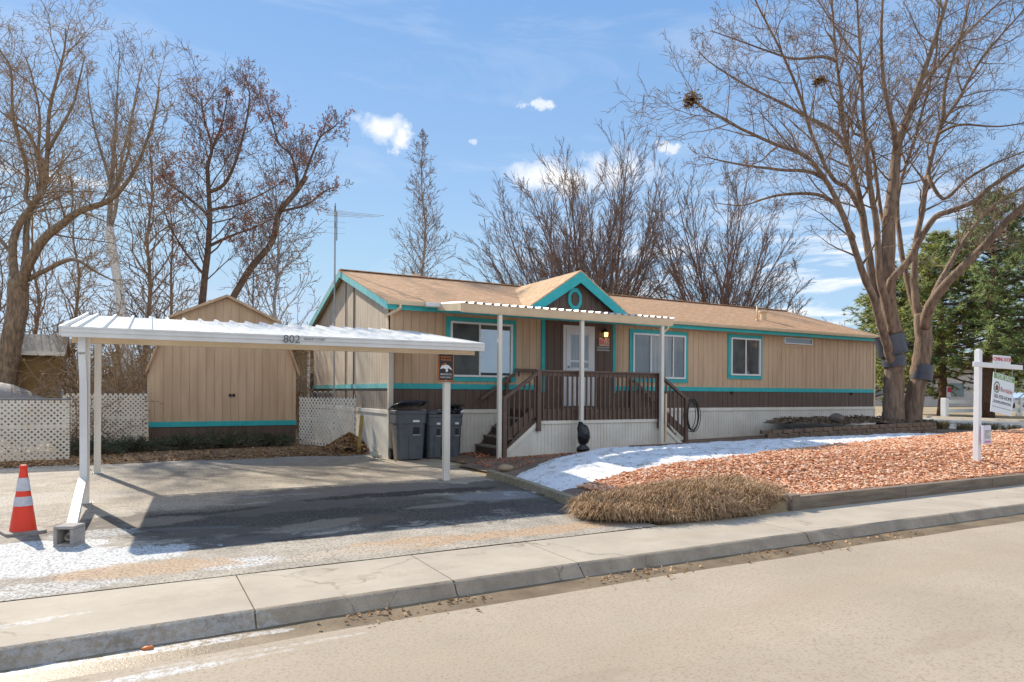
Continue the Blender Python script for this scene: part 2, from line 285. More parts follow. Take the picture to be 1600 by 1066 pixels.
# ------------------------------------------------------------------ mesh helpers
class MB:
    def __init__(s): s.v = []; s.f = []
    def box(s, x0, x1, y0, y1, z0, z1):
        n = len(s.v); s.v += [(x0,y0,z0),(x1,y0,z0),(x1,y1,z0),(x0,y1,z0),(x0,y0,z1),(x1,y0,z1),(x1,y1,z1),(x0,y1,z1)]
        s.f += [(n,n+3,n+2,n+1),(n+4,n+5,n+6,n+7),(n,n+1,n+5,n+4),(n+1,n+2,n+6,n+5),(n+2,n+3,n+7,n+6),(n+3,n,n+4,n+7)]; return s
    def hexa(s, p):
        n = len(s.v); s.v += [tuple(q) for q in p]
        s.f += [(n,n+3,n+2,n+1),(n+4,n+5,n+6,n+7),(n,n+1,n+5,n+4),(n+1,n+2,n+6,n+5),(n+2,n+3,n+7,n+6),(n+3,n,n+4,n+7)]; return s
    def bar(s, a, b, w, h, up=(0,0,1)):
        a = Vector(a); b = Vector(b); d = (b-a).normalized(); up = Vector(up)
        sx = d.cross(up); 
        if sx.length < 1e-4: sx = d.cross(Vector((1,0,0)))
        sx.normalize(); uz = sx.cross(d).normalized(); x = sx*w/2; z = uz*h/2
        return s.hexa([a-x-z, b-x-z, b+x-z, a+x-z, a-x+z, b-x+z, b+x+z, a+x+z])
    def prism(s, pts, o, ax, ay, n, t):
        "polygon pts in plane o+ax,ay extruded by t along n"
        o = Vector(o); ax = Vector(ax); ay = Vector(ay); nn = Vector(n)*t; k = len(s.v); m = len(pts)
        for e in (Vector(), nn):
            for (a, b) in pts: s.v.append(tuple(o+ax*a+ay*b+e))
        s.f.append(tuple(range(k, k+m))); s.f.append(tuple(range(k+2*m-1, k+m-1, -1)))
        for i in range(m): s.f.append((k+i, k+m+i, k+m+(i+1)%m, k+(i+1)%m))
        return s
    def tube(s, pts, rad, n=6, cap=True):
        k0 = len(s.v); m = len(pts)
        P = [Vector(p) for p in pts]; prev = None
        ref = Vector((.31,.52,.79))
        for i, p in enumerate(P):
            d = (P[min(i+1, m-1)]-P[max(i-1, 0)])
            if d.length < 1e-7: d = Vector((0,0,1))
            d.normalize()
            if prev is None: u = d.cross(ref if abs(d.dot(ref)) < .95 else Vector((1,0,0))).normalized()
            else:
                u = prev - d*prev.dot(d)
                u = u.normalized() if u.length > 1e-5 else d.orthogonal().normalized()
            prev = u; w = d.cross(u); r = rad[i] if hasattr(rad, '__len__') else rad
            for j in range(n):
                a = 2*math.pi*j/n; q = p+u*(math.cos(a)*r)+w*(math.sin(a)*r); s.v.append((q.x,q.y,q.z))
        for i in range(m-1):
            for j in range(n):
                a = k0+i*n+j; b = k0+i*n+(j+1)%n; s.f.append((a, b, b+n, a+n))
        if cap: s.f.append(tuple(range(k0+n-1, k0-1, -1))); s.f.append(tuple(range(k0+(m-1)*n, k0+m*n)))
        return s
    def tri(s, a, b, c): n = len(s.v); s.v += [tuple(a), tuple(b), tuple(c)]; s.f.append((n,n+1,n+2))
    def quad(s, a, b, c, d): n = len(s.v); s.v += [tuple(a), tuple(b), tuple(c), tuple(d)]; s.f.append((n,n+1,n+2,n+3))
    def ball(s, c, rx, ry, rz, nu=12, nv=7, jit=0., rng=None):
        k = len(s.v); c = Vector(c)
        for i in range(nv+1):
            ph = math.pi*i/nv
            for j in range(nu):
                th = 2*math.pi*j/nu; q = 1+(rng.uniform(-jit, jit) if rng else 0)
                s.v.append((c.x+rx*q*math.sin(ph)*math.cos(th), c.y+ry*q*math.sin(ph)*math.sin(th), c.z+rz*q*math.cos(ph)))
        for i in range(nv):
            for j in range(nu):
                a = k+i*nu+j; b = k+i*nu+(j+1)%nu; s.f.append((a, a+nu, b+nu, b))
        return s
    def build(s, name, mat, parent=None, smooth=False, bevel=0., local=False):
        if parent is not None and not local:
            o = Vector((0,0,0)); p = parent
            while p is not None: o = o + Vector(p.location); p = p.parent
            vs = [(a-o.x, b-o.y, c-o.z) for a, b, c in s.v]
        else: vs = s.v
        me = bpy.data.meshes.new(name); me.from_pydata(vs, [], s.f); me.materials.append(mat); me.update()
        if smooth: me.shade_smooth()
        ob = bpy.data.objects.new(name, me); COL.objects.link(ob)
        if parent is not None: ob.parent = parent
        if bevel:
            md = ob.modifiers.new('bevel', 'BEVEL'); md.width = bevel; md.segments = 2; md.limit_method = 'ANGLE'
        return ob
def tag(o, label=None, cat=None, group=None, kind=None):
    if label: o['label'] = label
    if cat: o['category'] = cat
    if group: o['group'] = group
    if kind: o['kind'] = kind
    return o
def thing(name, loc, label, cat, group=None, rz=0.):
    o = bpy.data.objects.new(name, None); COL.objects.link(o); o.location = loc; o.rotation_euler = (0,0,rz); o.empty_display_size = .2
    return tag(o, label, cat, group)
def copy_tree(o, parent=None):
    c = o.copy(); COL.objects.link(c); c.parent = parent
    for ch in [x for x in bpy.data.objects if x.parent == o]: copy_tree(ch, c)
    return c
def text(name, s, size, mat, parent, origin, right, up, depth=.003, align='CENTER', outline=0., local=False):
    cu = bpy.data.curves.new(name, 'FONT'); cu.body = s; cu.size = size; cu.align_x = align; cu.align_y = 'CENTER'; cu.extrude = depth
    if outline: cu.fill_mode = 'NONE'; cu.extrude = 0; cu.bevel_depth = outline; cu.bevel_resolution = 0
    tmp = bpy.data.objects.new('tmp', cu); COL.objects.link(tmp); bpy.context.view_layer.update()
    me = bpy.data.meshes.new_from_object(tmp.evaluated_get(bpy.context.evaluated_depsgraph_get()))
    bpy.data.objects.remove(tmp); bpy.data.curves.remove(cu)
    right = Vector(right).normalized(); up = Vector(up).normalized(); nrm = right.cross(up); o = Vector(origin)
    if parent is not None and not local:
        p = parent
        while p is not None: o = o - Vector(p.location); p = p.parent
    for v in me.vertices: v.co = o + right*v.co.x + up*v.co.y + nrm*v.co.z
    me.materials.clear(); me.materials.append(mat); me.name = name
    ob = bpy.data.objects.new(name, me); COL.objects.link(ob)
    if parent is not None: ob.parent = parent
    return ob
def sstep(a, b, x):
    t = min(1, max(0, (x-a)/(b-a))); return t*t*(3-2*t)
def lerp(a, b, t): return a+(b-a)*t
def fnoise(x, y, s=1., seed=0.): return mnoise.noise(Vector((x*s+seed, y*s-seed*.7, seed*.31)))

# ------------------------------------------------------------------ terrain
def G(x, y):
    "height of the yard surface: low by the house, a berm along the middle, dropping to the front timber"
    house = .03+.018*max(0, x)
    berm = .375+.009*max(0, x)
    z = lerp(house, berm, sstep(-1.2, -4.6, y)*sstep(.2, 3.4, x))
    z = lerp(.10+.005*max(0, x), z, sstep(-8.75, -6.7, y))
    z = lerp(z, .35, sstep(17.5, 20.5, x))
    return z*sstep(.3, .9, x) if y > -3.5 else z*lerp(.75, 1, sstep(.2, 1.6, x))
def axis(vals):
    out = []
    for a, b, st in vals:
        n = max(1, round((b-a)/st)); out += [a+(b-a)*i/n for i in range(n)]
    return out+[vals[-1][1]]
def Gbig(x, y):
    g = G(x, y)-.012 if x > .5 else -.03
    if y > 1 and x < .5: g = lerp(-.03, .06, sstep(1, 3, y))
    if y > 8: g = lerp(g, .3, sstep(8, 20, y))
    return g+ (.05*fnoise(x, y, .2, 3) if (y > 9 or x > 25) else 0)
xs = axis([(-400,-60,40),(-60,-10,5),(-10,.5,1),(.5,26,.5),(26,60,3),(60,700,40)]); ys = [-8.965,-8.96,-8.86]+axis([(-8.84,4,.5),(4,30,2),(30,80,5),(80,700,60)])
g = MB(); g.v = [(x, y, Gbig(x, y) if y > -8.85 else (-.015 if y > -8.962 else -.3)) for y in ys for x in xs]; nx = len(xs)
g.f = [(j*nx+i, j*nx+i+1, (j+1)*nx+i+1, (j+1)*nx+i) for j in range(len(ys)-1) for i in range(nx-1)]
tag(g.build('ground', dirtm, smooth=True), kind='structure')
def kerb_y(x): return -9.93 - .011*max(0, x-0)**1.35*.9 - .012*abs(min(0, x+2))**1.6
def strip(name, y0f, y1f, z0f, z1f, xa, mat, label=None):
    m = MB(); n = len(xa)
    for x in xa: m.v += [(x, y0f(x), z0f(x)), (x, y1f(x), z1f(x))]
    m.f = [(2*i, 2*i+2, 2*i+3, 2*i+1) for i in range(n-1)]
    return m
xk = axis([(-40,-8,4),(-8,14,.25),(14,30,2)])
# joints: the walk is split into slabs with 8 mm gaps
joints = [-12,-8.9,-7.6, GZ(372,905).x, -2.8, -1.55, 1.5, 4.3, 7.1, 10, 13, 16, 19, 20.2]
sw = MB()
for a, b in zip(joints[:-1], joints[1:]):
    aa, bb = a+.005, b-.005; n = max(2, int((b-a)/.3)); X = [lerp(aa, bb, i/n) for i in range(n+1)]
    for x, x2 in zip(X[:-1], X[1:]):
        p = [(x,kerb_y(x)), (x2,kerb_y(x2)), (x2,-8.97), (x,-8.97)]
        sw.quad(*[(u, v, 0) for u, v in p])
        sw.quad((x,kerb_y(x),-.2),(x2,kerb_y(x2),-.2),(x2,kerb_y(x2),0),(x,kerb_y(x),0)) if False else None
    for x in (aa, bb): sw.quad((x,kerb_y(x),0),(x,-8.97,0),(x,-8.97,-.1),(x,kerb_y(x),-.1))
sw.box(-12, 20.2, -8.972, -8.97, -.2, 0)
tag(sw.build('sidewalk', walkm), kind='structure')
base = MB()
for x, x2 in zip(xk[:-1], xk[1:]):
    if x2 <= 20.3: base.quad((x,kerb_y(x),-.03),(x2,kerb_y(x2),-.03),(x2,-8.98,-.03),(x,-8.98,-.03))
tag(base.build('sidewalk', kerbm), kind='structure')
kb = MB(); prof = [(0,0),(-.03,-.006),(-.055,-.025),(-.075,-.06),(-.095,-.09),(-.12,-.105)]
kj = sorted(set([x for x in xk if x <= 20.3])); npf = len(prof)
for ja, jb in zip(joints[:-1], joints[1:]):
    n = max(2, int((jb-ja)/.12)); k0 = len(kb.v); xsj = [lerp(ja+.006, jb-.006, i/n) for i in range(n+1)]
    for x in xsj:
        wear = .018*max(0, fnoise(x, 0, 2.3, 4))+.010*max(0, fnoise(x, 0, 9, 8))
        for i, (p_, q_) in enumerate(prof): kb.v.append((x, kerb_y(x)+p_+(wear if i in (1, 2) else 0)+(.007*fnoise(x*9, p_*40) if i > 1 else 0), q_-(wear*.6 if i in (1, 2) else 0)+(.006*fnoise(x*7, q_*50, 1, 5) if i > 0 else 0)))
    kb.f += [(k0+i*npf+j, k0+i*npf+j+1, k0+(i+1)*npf+j+1, k0+(i+1)*npf+j) for i in range(n) for j in range(npf-1)]
tag(kb.build('kerb', kerbm, smooth=True), kind='structure')
kb2 = MB()
for x, x2 in zip(kj[:-1], kj[1:]): kb2.quad((x,kerb_y(x)-.085,-.16),(x2,kerb_y(x2)-.085,-.16),(x2,kerb_y(x2)-.01,-.03),(x,kerb_y(x)-.01,-.03))
tag(kb2.build('kerb', dirtm), kind='structure')
gu = strip('gutter', lambda x: kerb_y(x)-.42-.05*fnoise(x,0,.7), lambda x: kerb_y(x)-.11, lambda x: -.1148, lambda x: -.104, kj, gutterm)
tag(gu.build('gutter', gutterm), kind='structure')
st_ = MB(); ysr = [-10, -11.2, -12, -16, -30, -300]
X = axis([(-400,-20,60),(-20,24,1),(24,700,60)])
st_.v = [(x, (kerb_y(max(-20,min(24,x)))-.36 if j == 0 else y), -.115+(.0 if j == 0 else .02*min(1, (-10.2-y)/2.) )) for j, y in enumerate(ysr) for x in X]
nX = len(X); st_.f = [((j+1)*nX+i, (j+1)*nX+i+1, j*nX+i+1, j*nX+i) for j in range(len(ysr)-1) for i in range(nX-1)]
tag(st_.build('road', streetm), kind='structure')
# driveway
dv = MB(); xs2 = axis([(-16,-9,1),(-9,.5,.25)]); ys2 = axis([(-8.96,1.9,.25)])
def dedge(x): return 1.6+.25*fnoise(x,0,.8) + (.0 if x < -1.5 else .0)
def drx(y): return lerp(.14, .62, sstep(-7.4,-3.6,y)) if y < -3.6 else lerp(.62, .9, sstep(-3.6,-1,y))
for j in range(len(ys2)-1):
    for i in range(len(xs2)-1):
        q = []
        for (a, b) in ((i,j),(i+1,j),(i+1,j+1),(i,j+1)):
            x, y = xs2[a], ys2[b]
            if a == len(xs2)-1: x = drx(y)
            if b == len(ys2)-1: y = dedge(x)
            q.append((x, y, .004+.006*fnoise(x, y, .9, 2)))
        dv.quad(*q)
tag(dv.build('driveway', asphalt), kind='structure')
# concrete pad under the carts and the walk to the porch
pad = MB(); pad.box(-.3, 2.6, -1.9, -.01, -.05, .028)
tag(pad.build('path', walkm, bevel=.01), kind='structure')
# cross street
cr = MB()
for y0, y1 in zip(axis([(-9.5,60,4)])[:-1], axis([(-9.5,60,4)])[1:]):
    cr.quad((20.7+.28*y0,y0,.36),(29.9+.29*y0,y0,.36),(29.9+.29*y1,y1,.36),(20.7+.28*y1,y1,.36))
tag(cr.build('road', roadm), kind='structure')
ck = MB()
for e, sgn in ((29.9, 1),):
    for y0, y1 in zip(axis([(-9.5,60,4)])[:-1], axis([(-9.5,60,4)])[1:]):
        ck.hexa([(e+.29*y0,y0,.1),(e+.29*y0+1.1,y0,.1),(e+.29*y1+1.1,y1,.1),(e+.29*y1,y1,.1),(e+.29*y0,y0,.44),(e+.29*y0+1.1,y0,.44),(e+.29*y1+1.1,y1,.44),(e+.29*y1,y1,.44)])
tag(ck.build('pavement', walkm), kind='structure')
# raised grassy verge beyond the cross street
def sheet(test, hf, x0, x1, y0, y1, stp, skirt=0.):
    m = MB(); idx = {}
    def vid(i, j):
        k = (i, j)
        if k not in idx:
            x, y = x0+i*stp, y0+j*stp; x += .3*stp*fnoise(x*9,y*9,1,1); y += .3*stp*fnoise(x*9,y*9,1,7)
            idx[k] = len(m.v); m.v.append((x, y, hf(x, y)))
        return idx[k]
    for j in range(int((y1-y0)/stp)):
        for i in range(int((x1-x0)/stp)):
            if test(x0+(i+.5)*stp, y0+(j+.5)*stp): m.f.append((vid(i,j), vid(i+1,j), vid(i+1,j+1), vid(i,j+1)))
    return m
def poly_in(P, x, y):
    c = False; n = len(P)
    for i in range(n):
        x1, y1 = P[i]; x2, y2 = P[(i+1)%n]
        if (y1 > y) != (y2 > y) and x < (x2-x1)*(y-y1)/(y2-y1)+x1: c = not c
    return c
def lin(P, x):
    for (a, b), (c, d) in zip(P[:-1], P[1:]):
        if a <= x <= c: return b+(d-b)*(x-a)/(c-a)
    return P[0][1] if x < P[0][0] else P[-1][1]
snowfront = [(.2,-5.9),(.47,-6.4),(.8,-6.35),(1.49,-6.3),(2.15,-6.4),(2.97,-6.56),(4.36,-6.35),(6.08,-5.95),(8.0,-5.6),(9.8,-5.35),(11.4,-5.15),(14,-4.85)]
snowback = [(.2,-5.0),(1.0,-4.35),(1.73,-3.99),(2.5,-3.6),(3.3,-3.3),(4.2,-3.1),(4.6,-3.5),(6.0,-3.15),(8.0,-2.85),(9.9,-3.0),(12.3,-3.85),(13.6,-4.2)]
def snow_e(x, y):
    w = .20*fnoise(x, y, 1.7, 4)+.10*fnoise(x, y, 6, 9)
    return min(y-lin(snowfront, x)-w, lin(snowback, x)-y+w*.7, x-drx(y)-.09, 13.9-x)
def insnow(x, y, m=0.): return snow_e(x, y) > 0
def yz(x, y): return G(x, y)
yd = sheet(lambda x, y: x > drx(y)+.06 and y < 0 and x < 20.5+.28*y, lambda x, y: G(x,y)+.008, .2, 24, -8.75, .05, .25)
tag(yd.build('ground', yardm, smooth=True), kind='structure')
def snowh(x, y):
    e = snow_e(x, y)
    return G(x,y)-.012+.03*sstep(-.05, .06, e)+.04*sstep(0, .6, e)*(1+.6*fnoise(x,y,1.2))+(.022*fnoise(x,y,5)+.014*fnoise(x,y,12))*sstep(0,.3,e)
sn = sheet(lambda x, y: snow_e(x, y) > -.07, snowh, .2, 14.2, -7.6, -1.0, .07)
tag(sn.build('snow_patch', snowm, smooth=True), 'melting white snow strip lying between the pink gravel and the porch', 'snow', kind='stuff')
# gravel bed
def ingravel(x, y):
    if y < -8.72 or y > lin(snowfront, x)+.05 or x < .9: return False
    if x > 17.6: return False
    if x > 13.4 and y > -4.9+.12*(x-13.4): return False
    return True
gb = sheet(ingravel, lambda x, y: G(x,y)+.016+.01*fnoise(x,y,8), .9, 20.5, -8.75, -2.4, .16)
rng = random.Random(5)
ico = [(0,0,1),(.89,0,.45),(.28,.85,.45),(-.72,.53,.45),(-.72,-.53,.45),(.28,-.85,.45),(0,0,-.7)]
icof = [(0,1,2),(0,2,3),(0,3,4),(0,4,5),(0,5,1),(6,2,1),(6,3,2),(6,4,3),(6,5,4),(6,1,5)]
gs = MB(); cnt = 0
while cnt < 42000:
    u = rng.random(); x = .9+19*u**1.25; y = rng.uniform(-8.72, -2.9)
    if not ingravel(x, y): continue
    if insnow(x, y) and rng.random() > .06: continue
    d = math.hypot(x-CAMX, y-CAMY)
    s = min(.055, .013+abs(rng.gauss(0, .013)))*(1.2 if d > 16 else 1); z = G(x,y)+.022+rng.uniform(-.01, .02)
    k = len(gs.v); ca, sa = math.cos(rng.random()*6.3), 0; sa = math.sqrt(1-ca*ca)*(1 if rng.random() < .5 else -1)
    sx, sy, sz = s*rng.uniform(.8,1.5), s*rng.uniform(.7,1.1), s*rng.uniform(.5,.9); tl = rng.uniform(-.4,.4)
    for (a, b, c) in ico:
        a *= sx*rng.uniform(.8,1.15); b *= sy*rng.uniform(.8,1.15); c *= sz
        c += a*tl; gs.v.append((x+a*ca-b*sa, y+a*sa+b*ca, z+c))
    gs.f += [(k+p, k+q, k+r) for p, q, r in icof]; cnt += 1
t_ = gb.build('gravel_bed', gravelbase, smooth=True); tag(t_, 'salmon pink landscaping gravel bed between timber edging and snow', 'gravel', kind='stuff')
gs.build('stones', stonem, t_)['kind'] = 'stuff'

# ------------------------------------------------------------------ the home
RZ, EY, EZ = 4.93, -.30, 3.62      # ridge height, eave y, eave height (top of shingles)
RY = 3.83; HX = 17.95; HW = 7.66; OV = .18
SL = (RZ-EZ)/(RY-EY)
home = thing('mobile_home', (0,0,0), 'long beige and brown mobile home with turquoise trim and tan shingle roof', 'mobile home')
def grooved(p0, p1, zb, ztf, step, gw, gd, nrm, extra=()):
    "board wall from p0 to p1 with real grooves; ztf(u) gives top height"
    p0 = Vector(p0); p1 = Vector(p1); L = (p1-p0).length; d = (p1-p0)/L; nrm = Vector(nrm); m = MB()
    cuts = [0]; u = step*.6
    while u < L-.02: cuts += [u, u+gw]; u += step
    cuts.append(L)
    for k in range(len(cuts)-1):
        a, b = cuts[k], cuts[k+1]; ing = k % 2 == 1
        sub = [a]+[e for e in extra if a < e < b]+[b]
        for s0, s1 in zip(sub[:-1], sub[1:]):
            off = nrm*(-gd if ing else 0)
            A = p0+d*s0+off; B = p0+d*s1+off
            m.quad((A.x,A.y,zb),(B.x,B.y,zb),(B.x,B.y,ztf(s1)),(A.x,A.y,ztf(s0)))
        if ing:
            for e in (a, b):
                A = p0+d*e; B = A-nrm*gd
                m.quad((A.x,A.y,zb),(B.x,B.y,zb),(B.x,B.y,ztf(e)),(A.x,A.y,ztf(e)))
    return m
def gable(u): return min(EZ+SL*(u-EY), EZ+SL*(2*RY-EY-u))-.10
fw = grooved((0,0,0),(HX,0,0),1.75,lambda u: 3.52,.2,.012,.012,(0,-1,0)); fw.build('front_wall', beige, home)
lw = grooved((0,-.004,0),(HX,-.004,0),1.12,lambda u: 1.63,.2,.012,.012,(0,-1,0)); lw.build('lower_wall', brown, home)
ew = grooved((-.0,HW,0),(-.0,0,0),1.75,lambda u: gable(HW-u),.2,.014,.014,(-1,0,0),(HW-RY,)); ew.build('end_wall', endbeige, home)
le = grooved((-.004,HW,0),(-.004,0,0),1.12,lambda u: 1.63,.2,.014,.014,(-1,0,0)); le.build('lower_wall', endbrown, home)
rw = grooved((HX,0,0),(HX,HW,0),1.12,lambda u: gable(u),.2,.014,.014,(1,0,0),(RY,)); rw.build('end_wall', endbeige, home)
bw = MB(); bw.quad((0,HW,0),(HX,HW,0),(HX,HW,3.52),(0,HW,3.52)); bw.build('back_wall', beige, home)
bd = MB(); bd.box(-.026,HX+.02,-.026,-.002,1.625,1.752); bd.build('band_trim', teal, home, bevel=.003)
bd = MB(); bd.box(-.028,-.002,.002,HW,1.632,1.745); bd.build('band_trim', tealworn, home, bevel=.003)
ct = MB(); ct.box(-.03,-.003,-.03,.07,1.755,3.46); ct.box(-.03,.08,-.03,-.004,1.755,3.46); ct.build('corner_trim', beige, home)
ct = MB(); ct.box(HX-.05,HX+.03,-.028,-.004,.3,3.45); ct.build('corner_trim', cream, home)
sk = grooved((-.012,-.022,0),(HX,-.022,0),-.05,lambda u: 1.1,.105,.012,.01,(0,-1,0)); sk.build('skirting', vinyl, home)
sk = grooved((-.022,HW,0),(-.022,-.012,0),-.05,lambda u: 1.1,.105,.012,.01,(-1,0,0)); sk.build('skirting', vinyl, home)
cp = MB(); cp.box(-.05,HX,-.048,-.006,1.04,1.135); cp.box(-.05,-.006,-.006,HW,1.04,1.135); cp.build('skirting_cap', vinylcap, home, bevel=.006)
# main roof
def slope_z(y): return EZ+SL*(y-EY) if y < RY else EZ+SL*(2*RY-EY-y)
x0, x1 = -OV, HX+.05
rf = MB(); BY = 2*RY-EY
for (ya, yb) in ((EY, RY), (RY, BY)):
    za, zb = slope_z(ya), slope_z(yb)
    rf.hexa([(x0,ya,za-.03),(x1,ya,za-.03),(x1,yb,zb-.03),(x0,yb,zb-.03),(x0,ya,za),(x1,ya,za),(x1,yb,zb),(x0,yb,zb)])
rf.bar((x0,RY,RZ+.004),(x1,RY,RZ+.004),.26,.02)
rf.build('roof', shingle, home)
so_ = MB(); so_.box(x0+.03,x1-.03,EY+.03,-.03,3.44,3.46); so_.build('soffit', cream, home)
fa = MB(); fa.box(x0+.02,x1-.02,EY+.0,EY+.022,3.42,3.575); fa.build('fascia', teal, home, bevel=.003)
for xx, nm_ in ((x0, 'rake'), (x1-.03, 'rake')):
    rk = MB()
    for ya, yb in ((EY-.01, RY), (RY, BY+.01)):
        za, zb = slope_z(ya)-.035, slope_z(yb)-.035
        rk.hexa([(xx,ya,za-.17),(xx+.028,ya,za-.17),(xx+.028,yb,zb-.17),(xx,yb,zb-.17),(xx,ya,za),(xx+.028,ya,za),(xx+.028,yb,zb),(xx,yb,zb)])
    rk.build('rake_board', tealworn if xx < 0 else teal, home)
    rs = MB()
    xa, xb = (xx+.03, -.002) if xx < 0 else (HX+.004, xx-.002)
    for ya, yb in ((EY+.03, RY), (RY, BY-.03)):
        za, zb = slope_z(ya)-.06, slope_z(yb)-.06
        rs.hexa([(xa,ya,za-.02),(xb,ya,za-.02),(xb,yb,zb-.02),(xa,yb,zb-.02),(xa,ya,za),(xb,ya,za),(xb,yb,zb),(xa,yb,zb)])
    rs.build('soffit', cream, home)
gt = MB(); gp = [(0,0),(-.09,0),(-.105,.05),(-.11,.085),(-.10,.085),(-.085,.015),(-.012,.015),(-.012,.085),(0,.085)]
for a, b in ((x0+.01, 1.15), (7.15, x1-.02)):
    gt = MB(); gt.prism([(p, q) for p, q in gp], (a, EY-.004, 3.525), (0,1,0), (0,0,1), (1,0,0), b-a); gt.build('gutter', cream, home)
ds = MB(); ds.bar((.12,EY-.06,3.53),(.12,EY-.06,3.44),.07,.05,(1,0,0)); ds.bar((.12,EY-.06,3.45),(-.07,.12,3.28),.07,.05); ds.build('downspout', cream, home, bevel=.006)
# end wall battens, conduits
for y, zt in ((3.72, 4.62), (2.92, 4.40)):
    c_ = MB(); c_.tube([(-.02,y,1.0),(-.02,y,zt)], .014, 8); c_.build('conduit', endbrown, home)
# dormer over the entry
DX, DPZ, DEZ, DH = 5.06, 4.74, 3.70, 1.56
ds_ = (DPZ-DEZ)/DH; DY = -.36; DW = -.16
yr = EY+(DPZ-EZ)/SL
dr = MB()
for s in (-1, 1):
    ym = EY+(DEZ-EZ)/SL
    a = (DX+s*DH, DY, DEZ); b = (DX, DY, DPZ); c = (DX, yr, DPZ); d = (DX+s*DH, ym, DEZ)
    up = [(p[0], p[1], p[2]+.02) for p in (a, b, c, d)]; lo_ = [(p[0], p[1], p[2]-.015) for p in (a, b, c, d)]
    dr.hexa(lo_+up) if s > 0 else dr.hexa([lo_[1],lo_[0],lo_[3],lo_[2],up[1],up[0],up[3],up[2]])
dr.build('dormer_roof', shingle2, home)
dw = MB(); pts = [(DX-DH+.1, 3.5), (DX-DH+.1, DEZ-.02+.07), (DX, DPZ-.06), (DX+DH-.1, DEZ-.02+.07), (DX+DH-.1, 3.5)]
def dz(u): return DPZ-.05-abs(u-(DH-.1))*ds_
dwm = grooved((DX-DH+.1,DW,0),(DX+DH-.1,DW,0),3.46,dz,.2,.012,.012,(0,-1,0),(DH-.1,)); dwm.build('dormer_wall', brown, home)
rk = MB()
for s in (-1, 1):
    w = .24
    a0 = (DX+s*(DH+.02), DEZ-.03); a1 = (DX, DPZ-.018); b1 = (DX, DPZ-.018-w*1.2); b0 = (DX+s*(DH-.40), DEZ-.03+(.40+.02)*ds_-w*1.2)
    o = [(a0[0], a0[1]-.0), a1, b1, (DX+s*(DH-.02), DEZ-.03-w*.95+.0)]
    rk.prism([(q[0]-DX, q[1]) for q in o], (DX, DY-.0, 0), (1,0,0), (0,0,1), (0,1,0), .03)
rk.build('dormer_rake_board', teal, home)
oc = MB(); ro, ri = .27, .17
for k in range(8):
    a0, a1 = R(22.5+45*k), R(22.5+45*(k+1)); ex = .85
    P = [(ro*math.cos(a)*ex, ro*math.sin(a)*1.15) for a in (a0, a1)]+[(ri*math.cos(a)*ex, ri*math.sin(a)*1.15) for a in (a1, a0)]
    oc.prism(P, (4.99, DW-.03, 4.02), (1,0,0), (0,0,1), (0,1,0), .028)
oc.build('octagon_trim', teal, home)
# entry: brown panel, turquoise side trims, door, lamp plaque etc.
en = grooved((4.12,-.04,0),(6.36,-.04,0),1.12,lambda u: 3.46,.2,.012,.01,(0,-1,0)); en.build('entry_panel', brown, home)
for a in (4.06, 6.34):
    tr = MB(); tr.box(a, a+.10, -.056, -.004, 1.56, 3.46); tr.build('entry_trim', teal, home, bevel=.003)
dt = MB(); dt.box(4.72,5.72,-.06,-.016,1.20,3.34)
door = MB(); door.box(4.80,5.64,-.085,-.062,1.22,2.20); door.box(4.80,4.94,-.085,-.062,2.20,3.26); door.box(5.50,5.64,-.085,-.062,2.20,3.26); door.box(4.94,5.50,-.085,-.062,3.10,3.26); door.box(4.94,5.50,-.083,-.062,2.36,2.42); door.box(4.94,5.50,-.083,-.062,2.18,2.22)
dt.build('door_frame', doorw, home, bevel=.004)
dob = door.build('door', doorw, home, bevel=.004)
gl = MB(); gl.box(4.94,5.50,-.070,-.064,2.23,3.09); gl.build('pane', curtain, dob)
hd = MB(); hd.ball((4.86,-.12,2.24), .03,.03,.03); hd.bar((4.86,-.12,2.24),(4.86,-.08,2.24),.02,.02); hd.build('handle', galv, dob, smooth=True)
kp = MB(); kp.box(4.84,5.60,-.089,-.085,1.27,1.95); kp.build('kick_panel', doorw, dob, bevel=.003)
db_ = MB(); db_.box(4.60,4.63,-.035,-.014,2.45,2.56); db_.build('doorbell', white, home, bevel=.003)
ov = MB(); ov.ball((6.10,-.03,2.02), .045,.012,.06); ov.ball((6.16,-.03,2.02), .035,.012,.06); ov.build('outlet_cover', cream, home, smooth=True)
def window(xa, xb, za, zb, tw=.105, split=.5, left=screen, right=glass, blind=None, name='window'):
    fr_ = MB(); w = .05
    a, b, c, d = xa+tw, xb-tw, za+tw, zb-tw
    for (p, q, r, s) in ((a,b,c,c+w),(a,b,d-w,d),(a,a+w,c+w,d-w),(b-w,b,c+w,d-w)): fr_.box(p,q,-.062,-.006,r,s)
    mx = lerp(a, b, split); fr_.box(mx-.02,mx+.02,-.052,-.006,c+w,d-w)
    f = fr_.build(name, framew, home, bevel=.004)
    t = MB()
    for (p, q, r, s) in ((xa,xb,za,c),(xa,xb,d,zb),(xa,a,c,d),(b,xb,c,d)): t.box(p,q,-.03,-.003,r,s)
    t.build('trim', teal, f)
    for (p, q, mt, y) in ((a+w, mx-.02, left, -.026), (mx+.02, b-w, right, -.018)):
        g_ = MB(); g_.box(p,q,y,y+.006,c+w,d-w); g_.build('pane', mt, f)
    return f
w1 = window(1.40,3.31,1.82,3.37, split=.46)
w2 = window(6.94,9.09,1.87,3.35, split=.33, left=darkglass, right=curtain)
vb = MB(); vb.box(8.50,8.535,-.05,-.026,2.03,3.19); vb.build('mullion', framew, w2)
g_ = MB(); g_.box(8.54,8.93,-.030,-.024,2.03,3.19); g_.build('pane', darkglass, w2)
window(10.73,12.22,2.02,3.39, split=.50, left=screen, right=darkglass)
fr_ = MB()
